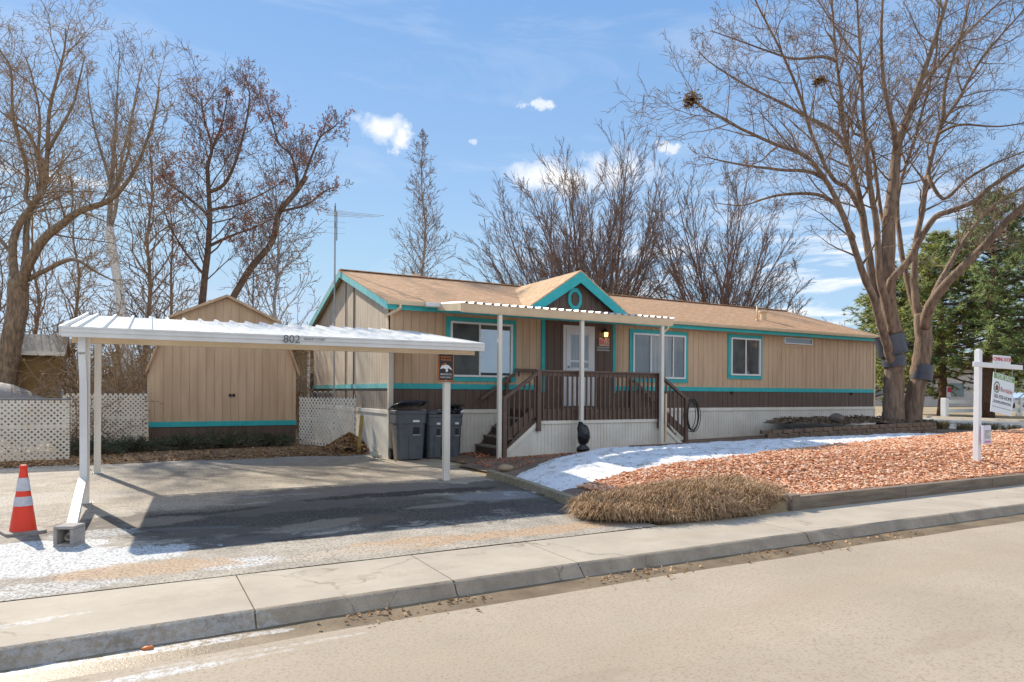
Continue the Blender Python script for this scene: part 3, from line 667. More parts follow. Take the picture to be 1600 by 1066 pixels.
for (p, q, r, s) in ((13.22,14.58,3.19,3.22),(13.22,14.58,3.37,3.40),(13.22,13.25,3.22,3.37),(14.55,14.58,3.22,3.37)): fr_.box(p,q,-.05,-.004,r,s)
f = fr_.build('window', framew, home); g_ = MB(); g_.box(13.25,14.55,-.02,-.014,3.22,3.37); g_.build('pane', darkglass, f)
bt = MB(); bt.box(13.05,14.75,-.02,-.003,3.10,3.15); bt.build('window_sill', beige, home)
# roof fittings
def roofz(y): return slope_z(y)
c_ = MB(); p = PY(1183,500,.9); c_.tube([(p.x,.9,roofz(.9)-.05),(p.x,.9,roofz(.9)+.50)], .03, 10); c_.tube([(p.x,.9,roofz(.9)-.02),(p.x,.9,roofz(.9)+.05)], [.10,.04], 10); c_.build('vent_pipe', cream, home, smooth=True)
c_ = MB(); p = PY(1193,495,1.2); zz = roofz(1.2); c_.tube([(p.x,1.2,zz-.05),(p.x,1.2,zz+.22)], .10, 14); c_.tube([(p.x,1.2,zz+.22),(p.x,1.2,zz+.25),(p.x,1.2,zz+.31),(p.x,1.2,zz+.33)], [.11,.165,.165,.06], 14); c_.build('roof_vent', cream, home, smooth=False)
for px, r_, h_, mt in ((649, .17, .22, cream), (678, .13, .10, darkmetal), (1016, .12, .22, darkmetal)):
    yy = RY+.5; p = PY(px, 430, yy); zz = roofz(yy); c_ = MB(); c_.tube([(p.x,yy,zz-.05),(p.x,yy,zz+h_*.6),(p.x,yy,zz+h_*.62),(p.x,yy,zz+h_+.1)], [r_*.7,r_*.7,r_*1.2,r_*.8], 10); c_.build('roof_vent', mt, home)
for px in (1143, 1330):
    sm = MB(); p = PY(px, 617, 0); sm.box(p.x-.04,p.x+.04,-.06,-.005,1.55,1.63); sm.build('outlet_box', black, home)
for i in range(0):
    pass
# wall lantern and address plaques hang on the entry panel
ln_ = thing('wall_lantern', (6.02,-.03,3.10), 'small lit black wall lantern right of the front door', 'lantern')
m = MB(); m.box(5.97,6.07,-.05,-.026,3.02,3.26); m.bar((6.02,-.04,3.22),(6.02,-.14,3.27),.02,.02); m.tube([(6.02,-.14,3.30),(6.02,-.14,3.26),(6.02,-.14,3.20)], [.015,.05,.075], 8); m.build('bracket', black, ln_)
m = MB(); m.tube([(6.04,-.14,3.19),(6.04,-.14,3.08)], [.055,.045], 8); m.build('lamp_glass', pm('lit lamp glass', (.9,.6,.25), None, rough=.3, emit=((1,.55,.18), 2.2)), ln_)
pl = MB(); pl.box(5.88,6.22,-.046,-.026,2.83,3.05)
p1 = pl.build('address_plaque', pm('pale plaque', (.60,.50,.42), (.5,.38,.3), 9, .5), None, bevel=.004); tag(p1, 'pale house number plaque with red digits under the lantern', 'plaque')
text('lettering', '802', .21, red, p1, (6.05,-.048,2.94), (1,0,0), (0,0,1), .002)
pl = MB(); pl.box(5.80,6.24,-.044,-.026,2.70,2.81)
p2 = pl.build('address_plaque', pm('grey plaque', (.42,.42,.40), (.3,.3,.29), 12, .5), None, bevel=.003); tag(p2, 'narrow grey street name plaque below the red number plaque', 'plaque')
text('lettering', 'GRAND COURT', .072, letterblack, p2, (6.02,-.046,2.755), (1,0,0), (0,0,1), .002)

# ------------------------------------------------------------------ patio cover
PYF = -1.65
pc = thing('patio_cover', (4.4,-1.0,0), 'cream metal patio cover on three slim white posts over the front porch', 'awning')
bm_ = MB(); bm_.prism([(0,0),(-.05,0),(-.06,.04),(-.075,.14),(-.085,.19),(-.06,.19),(0,.17)], (1.02,PYF-.02,3.28), (0,1,0), (0,0,1), (1,0,0), 5.94); bm_.build('front_beam', cream, pc)
rp = MB(); ya, yb = PYF-.11, EY-.13; za, zb = 3.475, 3.60
k = 0; x = 1.02
while x < 6.94:
    for (a, b, h) in ((0,.055,.0),(.055,.075,.035),(.075,.13,.035),(.13,.15,0),(.15,.21,0)):
        aa, bb = x+a, min(x+b, 6.97)
        h0 = .0 if a == .055 else (.035 if a == .13 else h); h1 = h if a != .13 else 0
        rp.hexa([(aa,ya,za+h0-.004),(bb,ya,za+h1-.004),(bb,yb,zb+h1-.004),(aa,yb,zb+h0-.004),(aa,ya,za+h0),(bb,ya,za+h1),(bb,yb,zb+h1),(aa,yb,zb+h0)])
    x += .21
rp.build('roof_panel', white, pc)
for xx in (1.0, 6.965):
    sd_ = MB(); sd_.hexa([(xx,PYF-.08,3.30),(xx+.02,PYF-.08,3.30),(xx+.02,EY-.14,3.44),(xx,EY-.14,3.44),(xx,PYF-.08,3.47),(xx+.02,PYF-.08,3.47),(xx+.02,EY-.14,3.60),(xx,EY-.14,3.60)]); sd_.build('side_fascia', cream, pc)
gt = MB(); gt.box(.72,1.0,PYF+.0,PYF+.10,3.42,3.52) if False else gt.box(.70,1.02,EY-.30,EY-.12,3.50,3.60); gt.build('flashing', white, pc, bevel=.01)
for px, gz_ in ((1.99,.0),(4.20,.05),(6.68,.1)):
    m = MB(); m.box(px-.045,px+.045,PYF-.045,PYF+.045,gz_,3.29); m.build('post', postw, pc, bevel=.008)
m = MB(); m.tube([(6.84,PYF-.05,3.30),(6.84,PYF-.05,3.22),(6.72,PYF+.02,3.10)], .03, 8); m.build('gutter_elbow', cream, pc); m = MB(); m.bar((6.86,PYF+.05,.3),(6.86,PYF+.05,1.55),.05,.05); m.build('downspout', cream, pc)

# ------------------------------------------------------------------ porch
po = thing('porch', (4.8,-.8,0), 'raised brown wooden porch with baluster railing, two stairs and white skirting', 'porch')
DXA, DXB, DYF, DZ = 3.08, 6.72, -1.45, 1.17
m = MB(); 
n = 10
for i in range(n): m.box(DXA,DXB,DYF+.0+i*.14,DYF+.13+i*.14,DZ-.04,DZ)
m.build('deck_floor', porchbrown, po)
m = MB(); m.box(DXA-.03,DXB+.03,DYF-.04,DYF-.002,.90,DZ-.0); m.build('rim_board', porchbrown, po, bevel=.004)
m = grooved((DXA-.05,DYF-.02,0),(DXB+.05,DYF-.02,0),.0,lambda u: .88,.095,.012,.01,(0,-1,0)); m.build('skirting', vinyl, po)
m = MB(); m.box(DXA+.02,DXB+.04,DYF-.05,DYF-.021,.82,.898); m.build('skirting_cap', vinylcap, po, bevel=.004)
m = MB(); m.box(DXA-.05,DXB+.05,DYF-.115,DYF-.005,2.045,2.085); m.box(DXA,DXB,DYF-.06,DYF-.022,1.94,2.045); m.build('top_rail', porchbrown, po, bevel=.004)
nb = 26
for i in range(nb):
    x = DXA+.14+(DXB-DXA-.24)*i/(nb-1); m = MB(); m.box(x-.019,x+.019,DYF-.080,DYF-.042,.905,2.0); m.build('baluster', porchbrown, po, bevel=.003)
for x, zb in ((DXA,.66),(DXB,.66)):
    m = MB(); m.box(x-.05,x+.05,DYF-.13,DYF-.04,zb,2.05); m.build('newel_post', porchbrown, po, bevel=.004)
def stair(sgn, xt, xb, nst):
    run = (xb-xt)/nst; rise = (DZ-.08)/(nst+1)
    for i in range(nst):
        xa = xt+run*i; z = DZ-rise*(i+1)
        m = MB(); m.box(min(xa,xa+run*1.12), max(xa,xa+run*1.12), DYF+.05, -.06, z-.04, z); m.build('stair_tread', tread, po, bevel=.004)
    rs = MB()
    for i in range(nst+1):
        xa = xt+run*i; z = DZ-rise*i; rs.box(xa-.01,xa+.01,DYF+.06,-.07,z-rise,z-.042)
    rs.build('stair_riser', darkstep, po)
    ms = MB()
    for yy in (DYF-.0, -.10):
        ms = MB(); ms.prism([(xt,DZ),(xb,.12+rise*.2),(xb,.02),(xb-run*.8,.02),(xt,DZ-.36)] if sgn > 0 else [(xt,DZ),(xt,DZ-.36),(xb-run*.8,.02),(xb,.02),(xb,.12+rise*.2)], (0,yy,0), (1,0,0), (0,0,1), (0,1,0), .04); ms.build('stringer', porchbrown, po)
    tri = MB(); tp = [(xt+sgn*.03,.80),(xb+sgn*.08,.02),(xt+sgn*.03,.02)]
    tri.prism(tp, (0,DYF-.03,0), (1,0,0), (0,0,1), (0,1,0), .02); tri.build('stair_skirt', vinyl, po)
    cp_ = MB(); cp_.bar((xt+sgn*.0,DYF-.045,.84),(xb+sgn*.12,DYF-.045,.04),.025,.09); cp_.build('stair_skirt_cap', vinylcap, po)
    # railing on the street side
    nxp = xb+sgn*.0
    m = MB(); m.box(nxp-.05,nxp+.05,DYF-.13,DYF-.04,.1,1.46); m.build('newel_post', porchbrown, po, bevel=.004)
    m = MB(); m.bar((xt,DYF-.075,2.03),(nxp,DYF-.075,1.42),.09,.07); m.bar((xt,DYF-.03,DZ+.0),(nxp,DYF-.03,.50),.035,.20); m.build('stair_rail', porchbrown, po, bevel=.004)
    for i in range(6):
        t = (i+.7)/6.6; x = lerp(xt, nxp, t); zt = lerp(2.0, 1.40, t); zb = lerp(DZ-.13, .38, t)
        m = MB(); m.box(x-.018,x+.018,DYF-.082,DYF-.05,zb,zt); m.build('baluster', porchbrown, po, bevel=.003)
stair(-1, DXA, 2.18, 4); stair(1, DXB, 7.62, 4)
def handrail(pts, br):
    m = MB()
    for a, b in zip(pts[:-1], pts[1:]): m.bar(a, b, .05, .075)
    e = pts[0]; m.tube([e, (e[0]-.02 if e[0] < 5 else e[0]+.02, e[1], e[2]-.10), (e[0]+.05 if e[0] < 5 else e[0]-.05, e[1]+.02, e[2]-.12)], .014, 6)
    for b in br: m.bar(b, (b[0], b[1]+.02, b[2]-.12), .03, .05)
    m.build('handrail', porchbrown, po, bevel=.004)
handrail([(2.27,-.13,1.38),(3.22,-.13,2.02)], [(2.5,-.13,1.50),(3.1,-.13,1.92)])
handrail([(3.86,-.13,2.12),(3.24,-.13,2.12)], [(3.35,-.13,2.08),(3.75,-.13,2.08)])
handrail([(7.80,-.13,1.30),(7.0,-.13,1.92)], [(7.2,-.13,1.74),(7.6,-.13,1.44)])
for x in (3.0, 6.9):
    m = MB(); m.bar((x,-.13,.1),(x,-.13,1.95),.07,.07); m.build('rear_rail_post', porchbrown, po)
# hose coil on the right newel
m = MB(); rr = random.Random(3)
for k in range(7):
    c0 = Vector((7.80+rr.uniform(-.05,.06), DYF-.12+rr.uniform(-.04,.04), 1.02+rr.uniform(-.06,.04))); a = rr.uniform(.16,.24); b = rr.uniform(.38,.46); off = rr.uniform(0,6.28); tw = rr.uniform(-.5,.5)
    m.tube([c0+Vector((a*math.sin(t/20*6.283)*math.cos(tw), a*math.sin(t/20*6.283)*math.sin(tw), b*math.cos(t/20*6.283)-.02)) for t in range(21)], .011, 5)
h = m.build('hose_coil', hosem, None, smooth=True); tag(h, 'dark garden hose coiled over the newel post of the right porch stairs', 'hose')

# ------------------------------------------------------------------ carport
cpt = thing('carport', (-2.85,-2.0,0), 'white flat roofed metal carport standing over the driveway', 'carport')
FL, FR, BL, BR = Vector((-5.96,-4.40,2.375)), Vector((.25,-4.33,2.40)), Vector((-5.90,.32,3.02)), Vector((.36,.32,3.02))
rp = MB(); nrib = 21
def cp(u, v, h): return FL.lerp(FR, u).lerp(BL.lerp(BR, u), v)+Vector((0,0,h))
prof_ = [(0,.0),(.38,.0),(.43,.045),(.55,.045),(.60,0)]
us = []
for i in range(nrib):
    for a, h in prof_: us.append(((i+a)/nrib, h))
us.append((1., 0.))
rp.v = [tuple(cp(u, v, h-.03)) for v in (0.012, 1) for u, h in us]+[tuple(cp(u, v, h-.034)) for v in (0.012, 1) for u, h in us]
q = len(us); rp.f = [(i, i+1, q+i+1, q+i) for i in range(q-1)]+[(2*q+i, 3*q+i, 3*q+i+1, 2*q+i+1) for i in range(q-1)]
rp.build('roof_panel', white, cpt)
def fasc(a, b, h0, h1, th, nm_, mt, out):
    m = MB(); o = Vector(out)*th
    P = [a+Vector((0,0,h0)), b+Vector((0,0,h0)), b+o+Vector((0,0,h0)), a+o+Vector((0,0,h0))]; P2 = [p+Vector((0,0,h1-h0)) for p in P]
    m.hexa([P[0],P[3],P[2],P[1],P2[0],P2[3],P2[2],P2[1]]); return m
f1 = fasc(FL, FR, -.125, .0, .05, '', white, (0,-1,0)); 
m2 = fasc(FL, FR, -.065, -.045, .062, '', white, (0,-1,0)); f1.v += []
k = len(f1.v); f1.v += m2.v; f1.f += [tuple(i+k for i in ff) for ff in m2.f]
m2 = fasc(FL, FR, -.012, .012, .06, '', white, (0,-1,0)); k = len(f1.v); f1.v += m2.v; f1.f += [tuple(i+k for i in ff) for ff in m2.f]
fb = f1.build('front_fascia', white, cpt)
for a, b, o in ((FL, BL, (-1,0,0)), (FR, BR, (1,0,0))):
    fasc(a, b, -.11, .02, .03, '', white, o).build('side_fascia', white, cpt)
fasc(BL, BR, -.09, -.045, .03, '', white, (0,1,0)).build('rear_fascia', cream, cpt)
un = MB(); un.bar((FL.x+.1,-4.20,2.235),(FR.x-.1,-4.16,2.26),.08,.10); un.build('beam', cream, cpt); un = MB(); un.bar((FL.x+.1,-.2,2.82),(FR.x-.1,-.1,2.82),.08,.12); un.build('beam', cream, cpt)
def cpost(x, y, zt, w=.10, zb=0.):
    m = MB(); m.box(x-w/2,x+w/2,y-w/2,y+w/2,zb,zt); m.box(x-w/2-.006,x-w/2+.02,y-w/2-.006,y-w/2+.0,zb,zt); m.box(x+w/2-.02,x+w/2+.006,y-w/2-.006,y-w/2,zb,zt)
    ob = m.build('post', postw, cpt, bevel=.006)
    m = MB(); m.box(x-w*.95,x+w*.95,y-w*.8,y+w*.8,zb+.006,zb+.016)
    for a_ in (-.078, .078): m.tube([(x+a_,y-.04,zb+.014),(x+a_,y-.04,zb+.032)], .010, 6)
    m.build('base_plate', galv, ob); return ob
cpost(-5.70,-4.20,2.25); cpost(-.35,-4.10,2.28); cpost(-5.72,-.32,2.80); cpost(-.02,.0-.12,2.85)
d_ = MB(); d_.bar((-5.74,-4.30,2.27),(-5.74,-4.33,2.05),.09,.07,(0,1,0)); d_.bar((-5.74,-4.30,2.03),(-5.72,-4.29,1.62),.085,.065,(0,1,0)); d_.bar((-5.72,-4.29,1.66),(-5.71,-4.30,.30),.09,.07,(0,1,0))
d_.build('downspout', white, cpt, bevel=.006)
d2 = MB(); e0 = Vector((-5.72,-4.34,.34)); e1 = Vector((-5.68,-6.78,.09)); d2.bar(e0, e1, .10, .075); d2.build('downspout_extension', white, cpt, bevel=.006)
dirx = (FR-FL).normalized()
text('house_number', '802', .17, greyprint, cpt, tuple(PY(456,530,-4.475)+Vector((0,0,-.005))), tuple(dirx), (0,0,1), .004)
text('street_name', 'GRAND COURT', .046, letterblack, cpt, tuple(PY(492,530.5,-4.475)+Vector((0,0,0.0))), tuple(dirx), (0,0,1), .004)
# concrete block under the downspout end
def cinder(loc, rz, lab):
    t = thing('concrete_block', loc, lab, 'block', rz=rz)
    m = MB(); w, d, h, th = .20, .20, .205, .03
    m.box(-w/2,w/2,-d/2,d/2,0,th); m.box(-w/2,w/2,-d/2,d/2,h-th,h); m.box(-w/2,-w/2+th+.008,-d/2,d/2,th,h-th); m.box(w/2-th-.008,w/2,-d/2,d/2,th,h-th)
    m.build('shell', concrete_m, t, bevel=.008, local=True)
    m = MB(); m.box(-w/2+th+.01,w/2-th-.01,d/2-.03,d/2-.02,th+.002,h-th-.002); m.build('rear_web', concrete_m, t, local=True); m = MB(); m.tube([(.012,-d/2+.055,h/2-.02),(.0,d/2-.035,h/2)], [.034,.04], 14, cap=False); m.tube([(.012,-d/2+.055,h/2-.02),(.0,d/2-.035,h/2)], [.030,.036], 14, cap=False); m.build('pipe_end', postw, t, smooth=True, local=True)
cinder(tuple(GZ(103,856)+Vector((.02,.12,0))), R(-28), 'grey hollow concrete block holding the white downspout end')
# parking sign on the front right post
sg = thing('parking_sign', (-.39,-4.25,1.74), 'black and orange parking sign with horse head emblem on the carport post', 'sign')
SC = Vector((-.39,-4.185,1.985)); SY = -4.185
def rrect(w, h, r, n=5):
    P = []
    for cx, cy, a0 in ((w/2-r,h/2-r,0),(-w/2+r,h/2-r,90),(-w/2+r,-h/2+r,180),(w/2-r,-h/2+r,270)):
        for k in range(n+1): a = R(a0+90*k/n); P.append((cx+r*math.cos(a), cy+r*math.sin(a)))
    return P
SCy = -4.18
m = MB(); m.prism(rrect(.305,.50,.035), (SC.x,SCy,SC.z), (1,0,0), (0,0,1), (0,1,0), .004); m.build('plate', signblack, sg)
m = MB()
o1, i1 = rrect(.285,.48,.028), rrect(.262,.457,.018); n_ = len(o1)
for i in range(n_):
    a, b, c, d = o1[i], o1[(i+1)%n_], i1[(i+1)%n_], i1[i]
    m.quad(*[(SC.x+p[0], SCy-.003, SC.z+p[1]) for p in (a, d, c, b)])
m.build('border', signorange, sg)
text('lettering', 'RESERVED', .044, signorange, sg, (SC.x,SCy-.003,SC.z+.175), (1,0,0), (0,0,1), .0015)
text('lettering', 'PARKING', .047, signorange, sg, (SC.x,SCy-.003,SC.z+.125), (1,0,0), (0,0,1), .0015)
text('lettering', 'BRONCOS', .044, signwhite, sg, (SC.x,SCy-.003,SC.z-.125), (1,0,0), (0,0,1), .0015)
text('lettering', 'FANS ONLY', .040, signwhite, sg, (SC.x,SCy-.003,SC.z-.178), (1,0,0), (0,0,1), .0015)
m = MB(); m.prism([(-.115,-.035),(-.09,.01),(-.05,.03),(0,.045),(.05,.03),(.09,-.01),(.118,-.055),(.07,-.03),(.03,-.015),(.035,-.07),(.0,-.09),(-.01,-.03),(-.05,-.02)], (SC.x,SCy-.005,SC.z), (1,0,0), (0,0,1), (0,1,0), .003); m.build('emblem', signwhite, sg)
m = MB(); m.prism([(-.10,.02),(-.06,.05),(-.01,.075),(.0,.055),(-.04,.035),(.0,.05),(.05,.035),(.0,.05),(-.05,.035),(-.085,.015)], (SC.x,SCy-.0045,SC.z), (1,0,0), (0,0,1), (0,1,0), .003); m.build('emblem_mane', signorange, sg)
for dz in (-.225,.222):
    m = MB(); m.ball((SC.x,SCy-.004,SC.z+dz), .008,.004,.008); m.build('bolt', white, sg)
m = MB(); m.box(SC.x-.02,SC.x+.02,SCy+.004,-4.146,SC.z-.22,SC.z+.22); m.build('bracket', galv, sg)

# ------------------------------------------------------------------ trash carts
def cart(loc, rz, w, d, h, lab, lidm, lift, label_grp='grey wheeled trash carts by the house wall'):
    t = thing('trash_cart', loc, lab, 'trash cart', label_grp, rz)
    m = MB(); bw, bd_ = w*.82, d*.80
    def ring(z, ww, dd, ch=.05): return [(-ww/2+ch,-dd/2,z),(ww/2-ch,-dd/2,z),(ww/2,-dd/2+ch,z),(ww/2,dd/2,z),(-ww/2,dd/2,z),(-ww/2,-dd/2+ch,z)]
    L = [ring(.02,bw,bd_), ring(h*.70,w*.93,d*.93), ring(h*.705,w*.99,d*.98), ring(h*.88,w*1.0,d*1.0), ring(h*.90,w*1.04,d*1.04), ring(h*.955,w*1.05,d*1.05), ring(h*.96,w*.98,d*.98)]
    k = 0
    for r_ in L: m.v += r_
    for i in range(len(L)-1):
        for j in range(6): a = i*6+j; b = i*6+(j+1)%6; m.f.append((a,b,b+6,a+6))
    m.f.append(tuple(range(5,-1,-1))); m.f.append(tuple(range(len(m.v)-6, len(m.v))))
    m.build('body', cartgrey, t, bevel=.008, local=True)
    # grip pocket and bar on the front
    yf = lambda z: -d*(.80+(.13)*z/(h*.7))/2
    m = MB(); z0, z1 = h*.50, h*.64; m.hexa([(w*.05,yf(z0)-.004,z0),(w*.27,yf(z0)-.004,z0),(w*.27,yf(z0)+.02,z0),(w*.05,yf(z0)+.02,z0),(w*.05,yf(z1)-.004,z1),(w*.27,yf(z1)-.004,z1),(w*.27,yf(z1)+.02,z1),(w*.05,yf(z1)+.02,z1)]); m.build('grip_pocket', black, t, local=True)
    m = MB(); m.bar((w*.03,yf(h*.49)-.02,h*.49),(w*.29,yf(h*.49)-.02,h*.49),.02,.022); m.build('grip_bar', galv, t, local=True)
    m = MB(); m.prism([(-w*.08,0),(w*.27,0),(w*.27,h*.42),(w*.22,h*.46),(-w*.08,h*.46)], (0,yf(.03)-.012,.03), (1,0,0), (0,-.045,1), (0,1,0), .03); m.build('lower_panel', cartgrey, t, bevel=.004, local=True)
    m = MB(); zz = h*.735; m.box(w*.04,w*.25,-d*.495-.006,-d*.495+.01,zz,zz+.045); lb = m.build('number_label', signwhite, t, local=True)
    m = MB(); m.tube([(-w*.52,d*.36,.12),(-w*.40,d*.36,.12)], .12, 16); m.build('wheel', black, t, local=True)
    m = MB(); m.tube([(w*.40,d*.36,.12),(w*.52,d*.36,.12)], .12, 16); m.build('wheel', black, t, local=True)
    # lid: domed sheet hinged at the rear, front edge lifted
    m = MB(); nu, nv = 8, 8; top = h*.965
    for lay in (0, .012):
        for j in range(nv+1):
            for i in range(nu+1):
                u = i/nu*2-1; v = j/nv; x = u*w*.54; y = d*.54-v*d*1.1
                z = top+.01+lift*v+.09*(1-u**4)*math.sin(math.pi*min(1,v*.9+.05))**.6-lay
                if lift > .05: z += .05*(u+1)*.5+.01*math.sin(9*u+7*v)
                m.v.append((x, y, z))
    q = (nu+1); o = q*(nv+1)
    for j in range(nv):
        for i in range(nu): a = j*q+i; m.f.append((a,a+1,a+q+1,a+q)); m.f.append((o+a,o+a+q,o+a+q+1,o+a+1))
    for j in range(nv):
        a = j*q; m.f.append((a,a+q,o+a+q,o+a)); a = j*q+nu; m.f.append((a,o+a,o+a+q,a+q))
    for i in range(nu): a = nv*q+i; m.f.append((a,a+1,o+a+1,o+a)); a = i; m.f.append((a,o+a,o+a+1,a+1))
    m.build('lid', lidm, t, smooth=True, local=True)
    return t
cz = .03
c1 = cart((.27,-.50,cz), R(-4), .70, .62, 1.16, 'largest grey trash cart with a bulging dark blue lid', blueplastic, .13)
c2 = cart((.90,-.40,cz), R(-2), .42, .50, 1.06, 'middle grey trash cart with a closed grey lid between two others', cartgrey, 0)
c3 = cart((1.37,-.38,cz), R(-2), .42, .50, 1.06, 'grey trash cart nearest the porch stairs with black bags under its raised black lid', black, .14)
m = MB(); rg_ = random.Random(8); m.ball((1.37,-.44,1.12), .20,.22,.10, 14, 8, .16, rg_); m.ball((1.50,-.56,1.13), .09,.09,.07, 10, 6, .2, rg_)
tb = m.build('trash_bag', blackbag, None, smooth=False); tag(tb, 'crumpled black trash bag stuffed under the lid of the cart nearest the stairs', 'trash bag')
tb2 = MB(); tb2.ball((1.57,-.60,1.10), .07,.05,.04, 9, 6, .2, rg_); o_ = tb2.build('trash_bag', signwhite, None, smooth=True); tag(o_, 'scrap of white plastic bag poking from the cart nearest the stairs', 'trash bag')
m = MB(); m.bar((-.12,-.80,.02),(-.15,-.62,.85),.045,.03); o_ = m.build('wood_stake', wood, None, bevel=.003); tag(o_, 'thin pale wooden stake leaning beside the blue lidded trash cart', 'stake')
m = MB(); rg_ = random.Random(2); m.ball((-.28,.18,.13), .085,.07,.11, 12, 8, .06, rg_); m.ball((-.30,.12,.27), .055,.05,.06, 10, 7, .05, rg_); m.ball((-.24,.16,.33), .015,.015,.05, 8, 5); m.ball((-.33,.16,.33), .015,.015,.05, 8, 5); m.ball((-.18,.20,.06), .09,.07,.045, 10, 6, .1, rg_)
o_ = m.build('garden_ornament', pm('chalky white stone', (.66,.66,.64), (.45,.52,.48), 7, .8), None, smooth=True); tag(o_, 'small chalky white garden ornament on the ground by the rear carport post', 'ornament')
m = MB(); m.bar((-.26,1.55,.05),(-.16,1.62,.95),.07,.06); o_ = m.build('yellow_post', pm('yellowed board', (.46,.35,.10), (.35,.25,.08), 6, .8), None, bevel=.003); tag(o_, 'short yellowed board standing by the lattice gate and the skirting', 'board')
# bagged ornament
m = MB(); rg_ = random.Random(4); bx, by = 4.03, -1.98
rings = [(.12,.06),(.17,.10),(.17,.16),(.10,.21),(.07,.235),(.13,.28),(.165,.40),(.16,.52),(.14,.62),(.09,.70)]
nn = 18
for r_, z in rings:
    for j in range(nn):
        a = 6.283*j/nn; q = r_*(1+.10*math.sin(5*a+z*9)+rg_.uniform(-.06,.06)); m.v.append((bx+q*math.cos(a)*.95-.03*(z>.5)*(z-.5)*4, by+q*math.sin(a)*.7, G(bx,by)-.03+z+(.07 if (z > .66 and math.cos(a) < -.5) else 0)))
for i in range(len(rings)-1):
    for j in range(nn): a = i*nn+j; b = i*nn+(j+1)%nn; m.f.append((a,b,b+nn,a+nn))
m.f.append(tuple(range(len(m.v)-nn, len(m.v))))
o_ = m.build('covered_ornament', blackbag, None, smooth=True); tag(o_, 'squat shape wrapped and tied in black plastic in front of the middle porch post', 'covered ornament')

# ------------------------------------------------------------------ traffic cone
cn = thing('traffic_cone', tuple(GZ(36,833)), 'orange traffic cone with two white bands on the driveway', 'traffic cone', rz=R(20))
m = MB(); m.prism(rrect(.37,.37,.06), (0,0,0), (1,0,0), (0,1,0), (0,0,1), .035); m.build('base', rubber, cn, bevel=.006, local=True)
def cr_(z): return lerp(.125, .032, (z-.035)/.66)
m = MB(); m.tube([(0,0,z) for z in (.035,.30,.3001,.70,.705,.72,.735)], [cr_(.035),cr_(.30),cr_(.30),cr_(.70),.04,.04,.03], 24); m.build('cone_body', orange, cn, smooth=False, local=True)
for a, b in ((.30,.40),(.46,.60)):
    m = MB(); m.tube([(0,0,a),(0,0,b)], [cr_(a)+.003,cr_(b)+.003], 24, cap=False); m.build('reflective_band', refl, cn, smooth=True, local=True)

# ------------------------------------------------------------------ sign post group
def gz_at(x, y): return G(x, y)+.02
sp0 = Vector((9.15,-7.88,0)); sp0.z = gz_at(sp0.x, sp0.y); SR = Matrix.Rotation(R(2), 4, 'Z')
lean = .035
spst = thing('sign_post', tuple(sp0), 'white wooden real estate post with a crossarm on the pink gravel', 'sign post')
ax = Vector((math.cos(R(2)), math.sin(R(2)), -.012)); 
top = sp0+Vector((lean,0,2.14)); m = MB(); w = .062
m.bar(sp0-Vector((0,0,.15)), top, .10, .10, (0,1,0)); n_ = len(m.v)
m.bar(top, top+Vector((0,0,.03)), .07, .07, (0,1,0)); m.build('post', signwhite, spst, bevel=.006)
am = sp0+Vector((lean*.9,-.06,1.86)); m = MB(); m.bar(am-ax*.30, am+ax*1.62, .045, .095); m.build('crossarm', signwhite, spst, bevel=.006)
# hanging board (swings slightly, seen tilted)
fs = thing('hanging_sign', tuple(am+ax*.78), 'white FOR SALE board with green header hanging from the post crossarm', 'sign')
tilt = R(-8); bx_ = Vector((math.cos(tilt), .0, math.sin(tilt))); bz_ = Vector((-math.sin(tilt), 0, math.cos(tilt)))
bc = am+ax*.82+Vector((0,.0,-.56)); W_, H_ = .80, .78
def bp(u, v, o=0.): return bc+bx_*(u*W_/2)+bz_*(v*H_/2)+Vector((0,-o,0))
def bquad(u0, u1, v0, v1, o, th, nm_, mt):
    m = MB(); m.hexa([bp(u0,v0,o+th), bp(u1,v0,o+th), bp(u1,v0,o), bp(u0,v0,o), bp(u0,v1,o+th), bp(u1,v1,o+th), bp(u1,v1,o), bp(u0,v1,o)]); return m.build(nm_, mt, fs)
bquad(-1,1,-1,1,0,.012,'board', pm('pale sign board', (.72,.78,.84), (.78,.82,.86), 3, .4))
bquad(-.98,.98,.72,.98,.013,.002,'header', signgreen)
text('lettering', 'FOR SALE', .135, signwhite, fs, tuple(bp(0,.85,.017)), tuple(bx_), tuple(bz_), .002)
text('lettering', 'ffordable', .13, pm('dusty rose print', (.50,.20,.18), None), fs, tuple(bp(.30,.22,.014)), tuple(bx_), tuple(bz_), .002)
text('lettering', '303-920-HOME', .105, greyprint, fs, tuple(bp(.02,-.18,.014)), tuple(bx_), tuple(bz_), .002)
bquad(-.9,.86,-.50,-.47,.013,.002,'print_line', greyprint); bquad(-.9,.86,-.72,-.70,.013,.002,'print_line', greyprint)
text('lettering', 'We Specialize in Manufactured Homes', .042, letterblack, fs, tuple(bp(0,-.41,.014)), tuple(bx_), tuple(bz_), .001)
m = MB(); c0 = bp(-.62,.28,.014)
for k in range(20):
    a0, a1 = 6.283*k/20, 6.283*(k+1)/20
    m.quad(*[c0+bx_*(r_*math.cos(a))+bz_*(r_*math.sin(a)) for r_, a in ((.085,a0),(.115,a0),(.115,a1),(.085,a1))])
m.build('emblem', pm('olive emblem print', (.16,.22,.12), None), fs)
m = MB(); m.prism([(-.05,-.06),(.05,-.06),(.05,0),(.065,0),(0,.06),(-.065,0),(-.05,0)], c0, bx_, bz_, (0,-1,0), .002); m.build('emblem', pm('brown emblem print', (.22,.08,.05), None), fs)
for u in (-.8,.8):
    p = bp(u,1); m = MB(); m.tube([p, Vector((p.x, p.y, am.z-.03))], .005, 5); m.build('hanger', galv, fs)
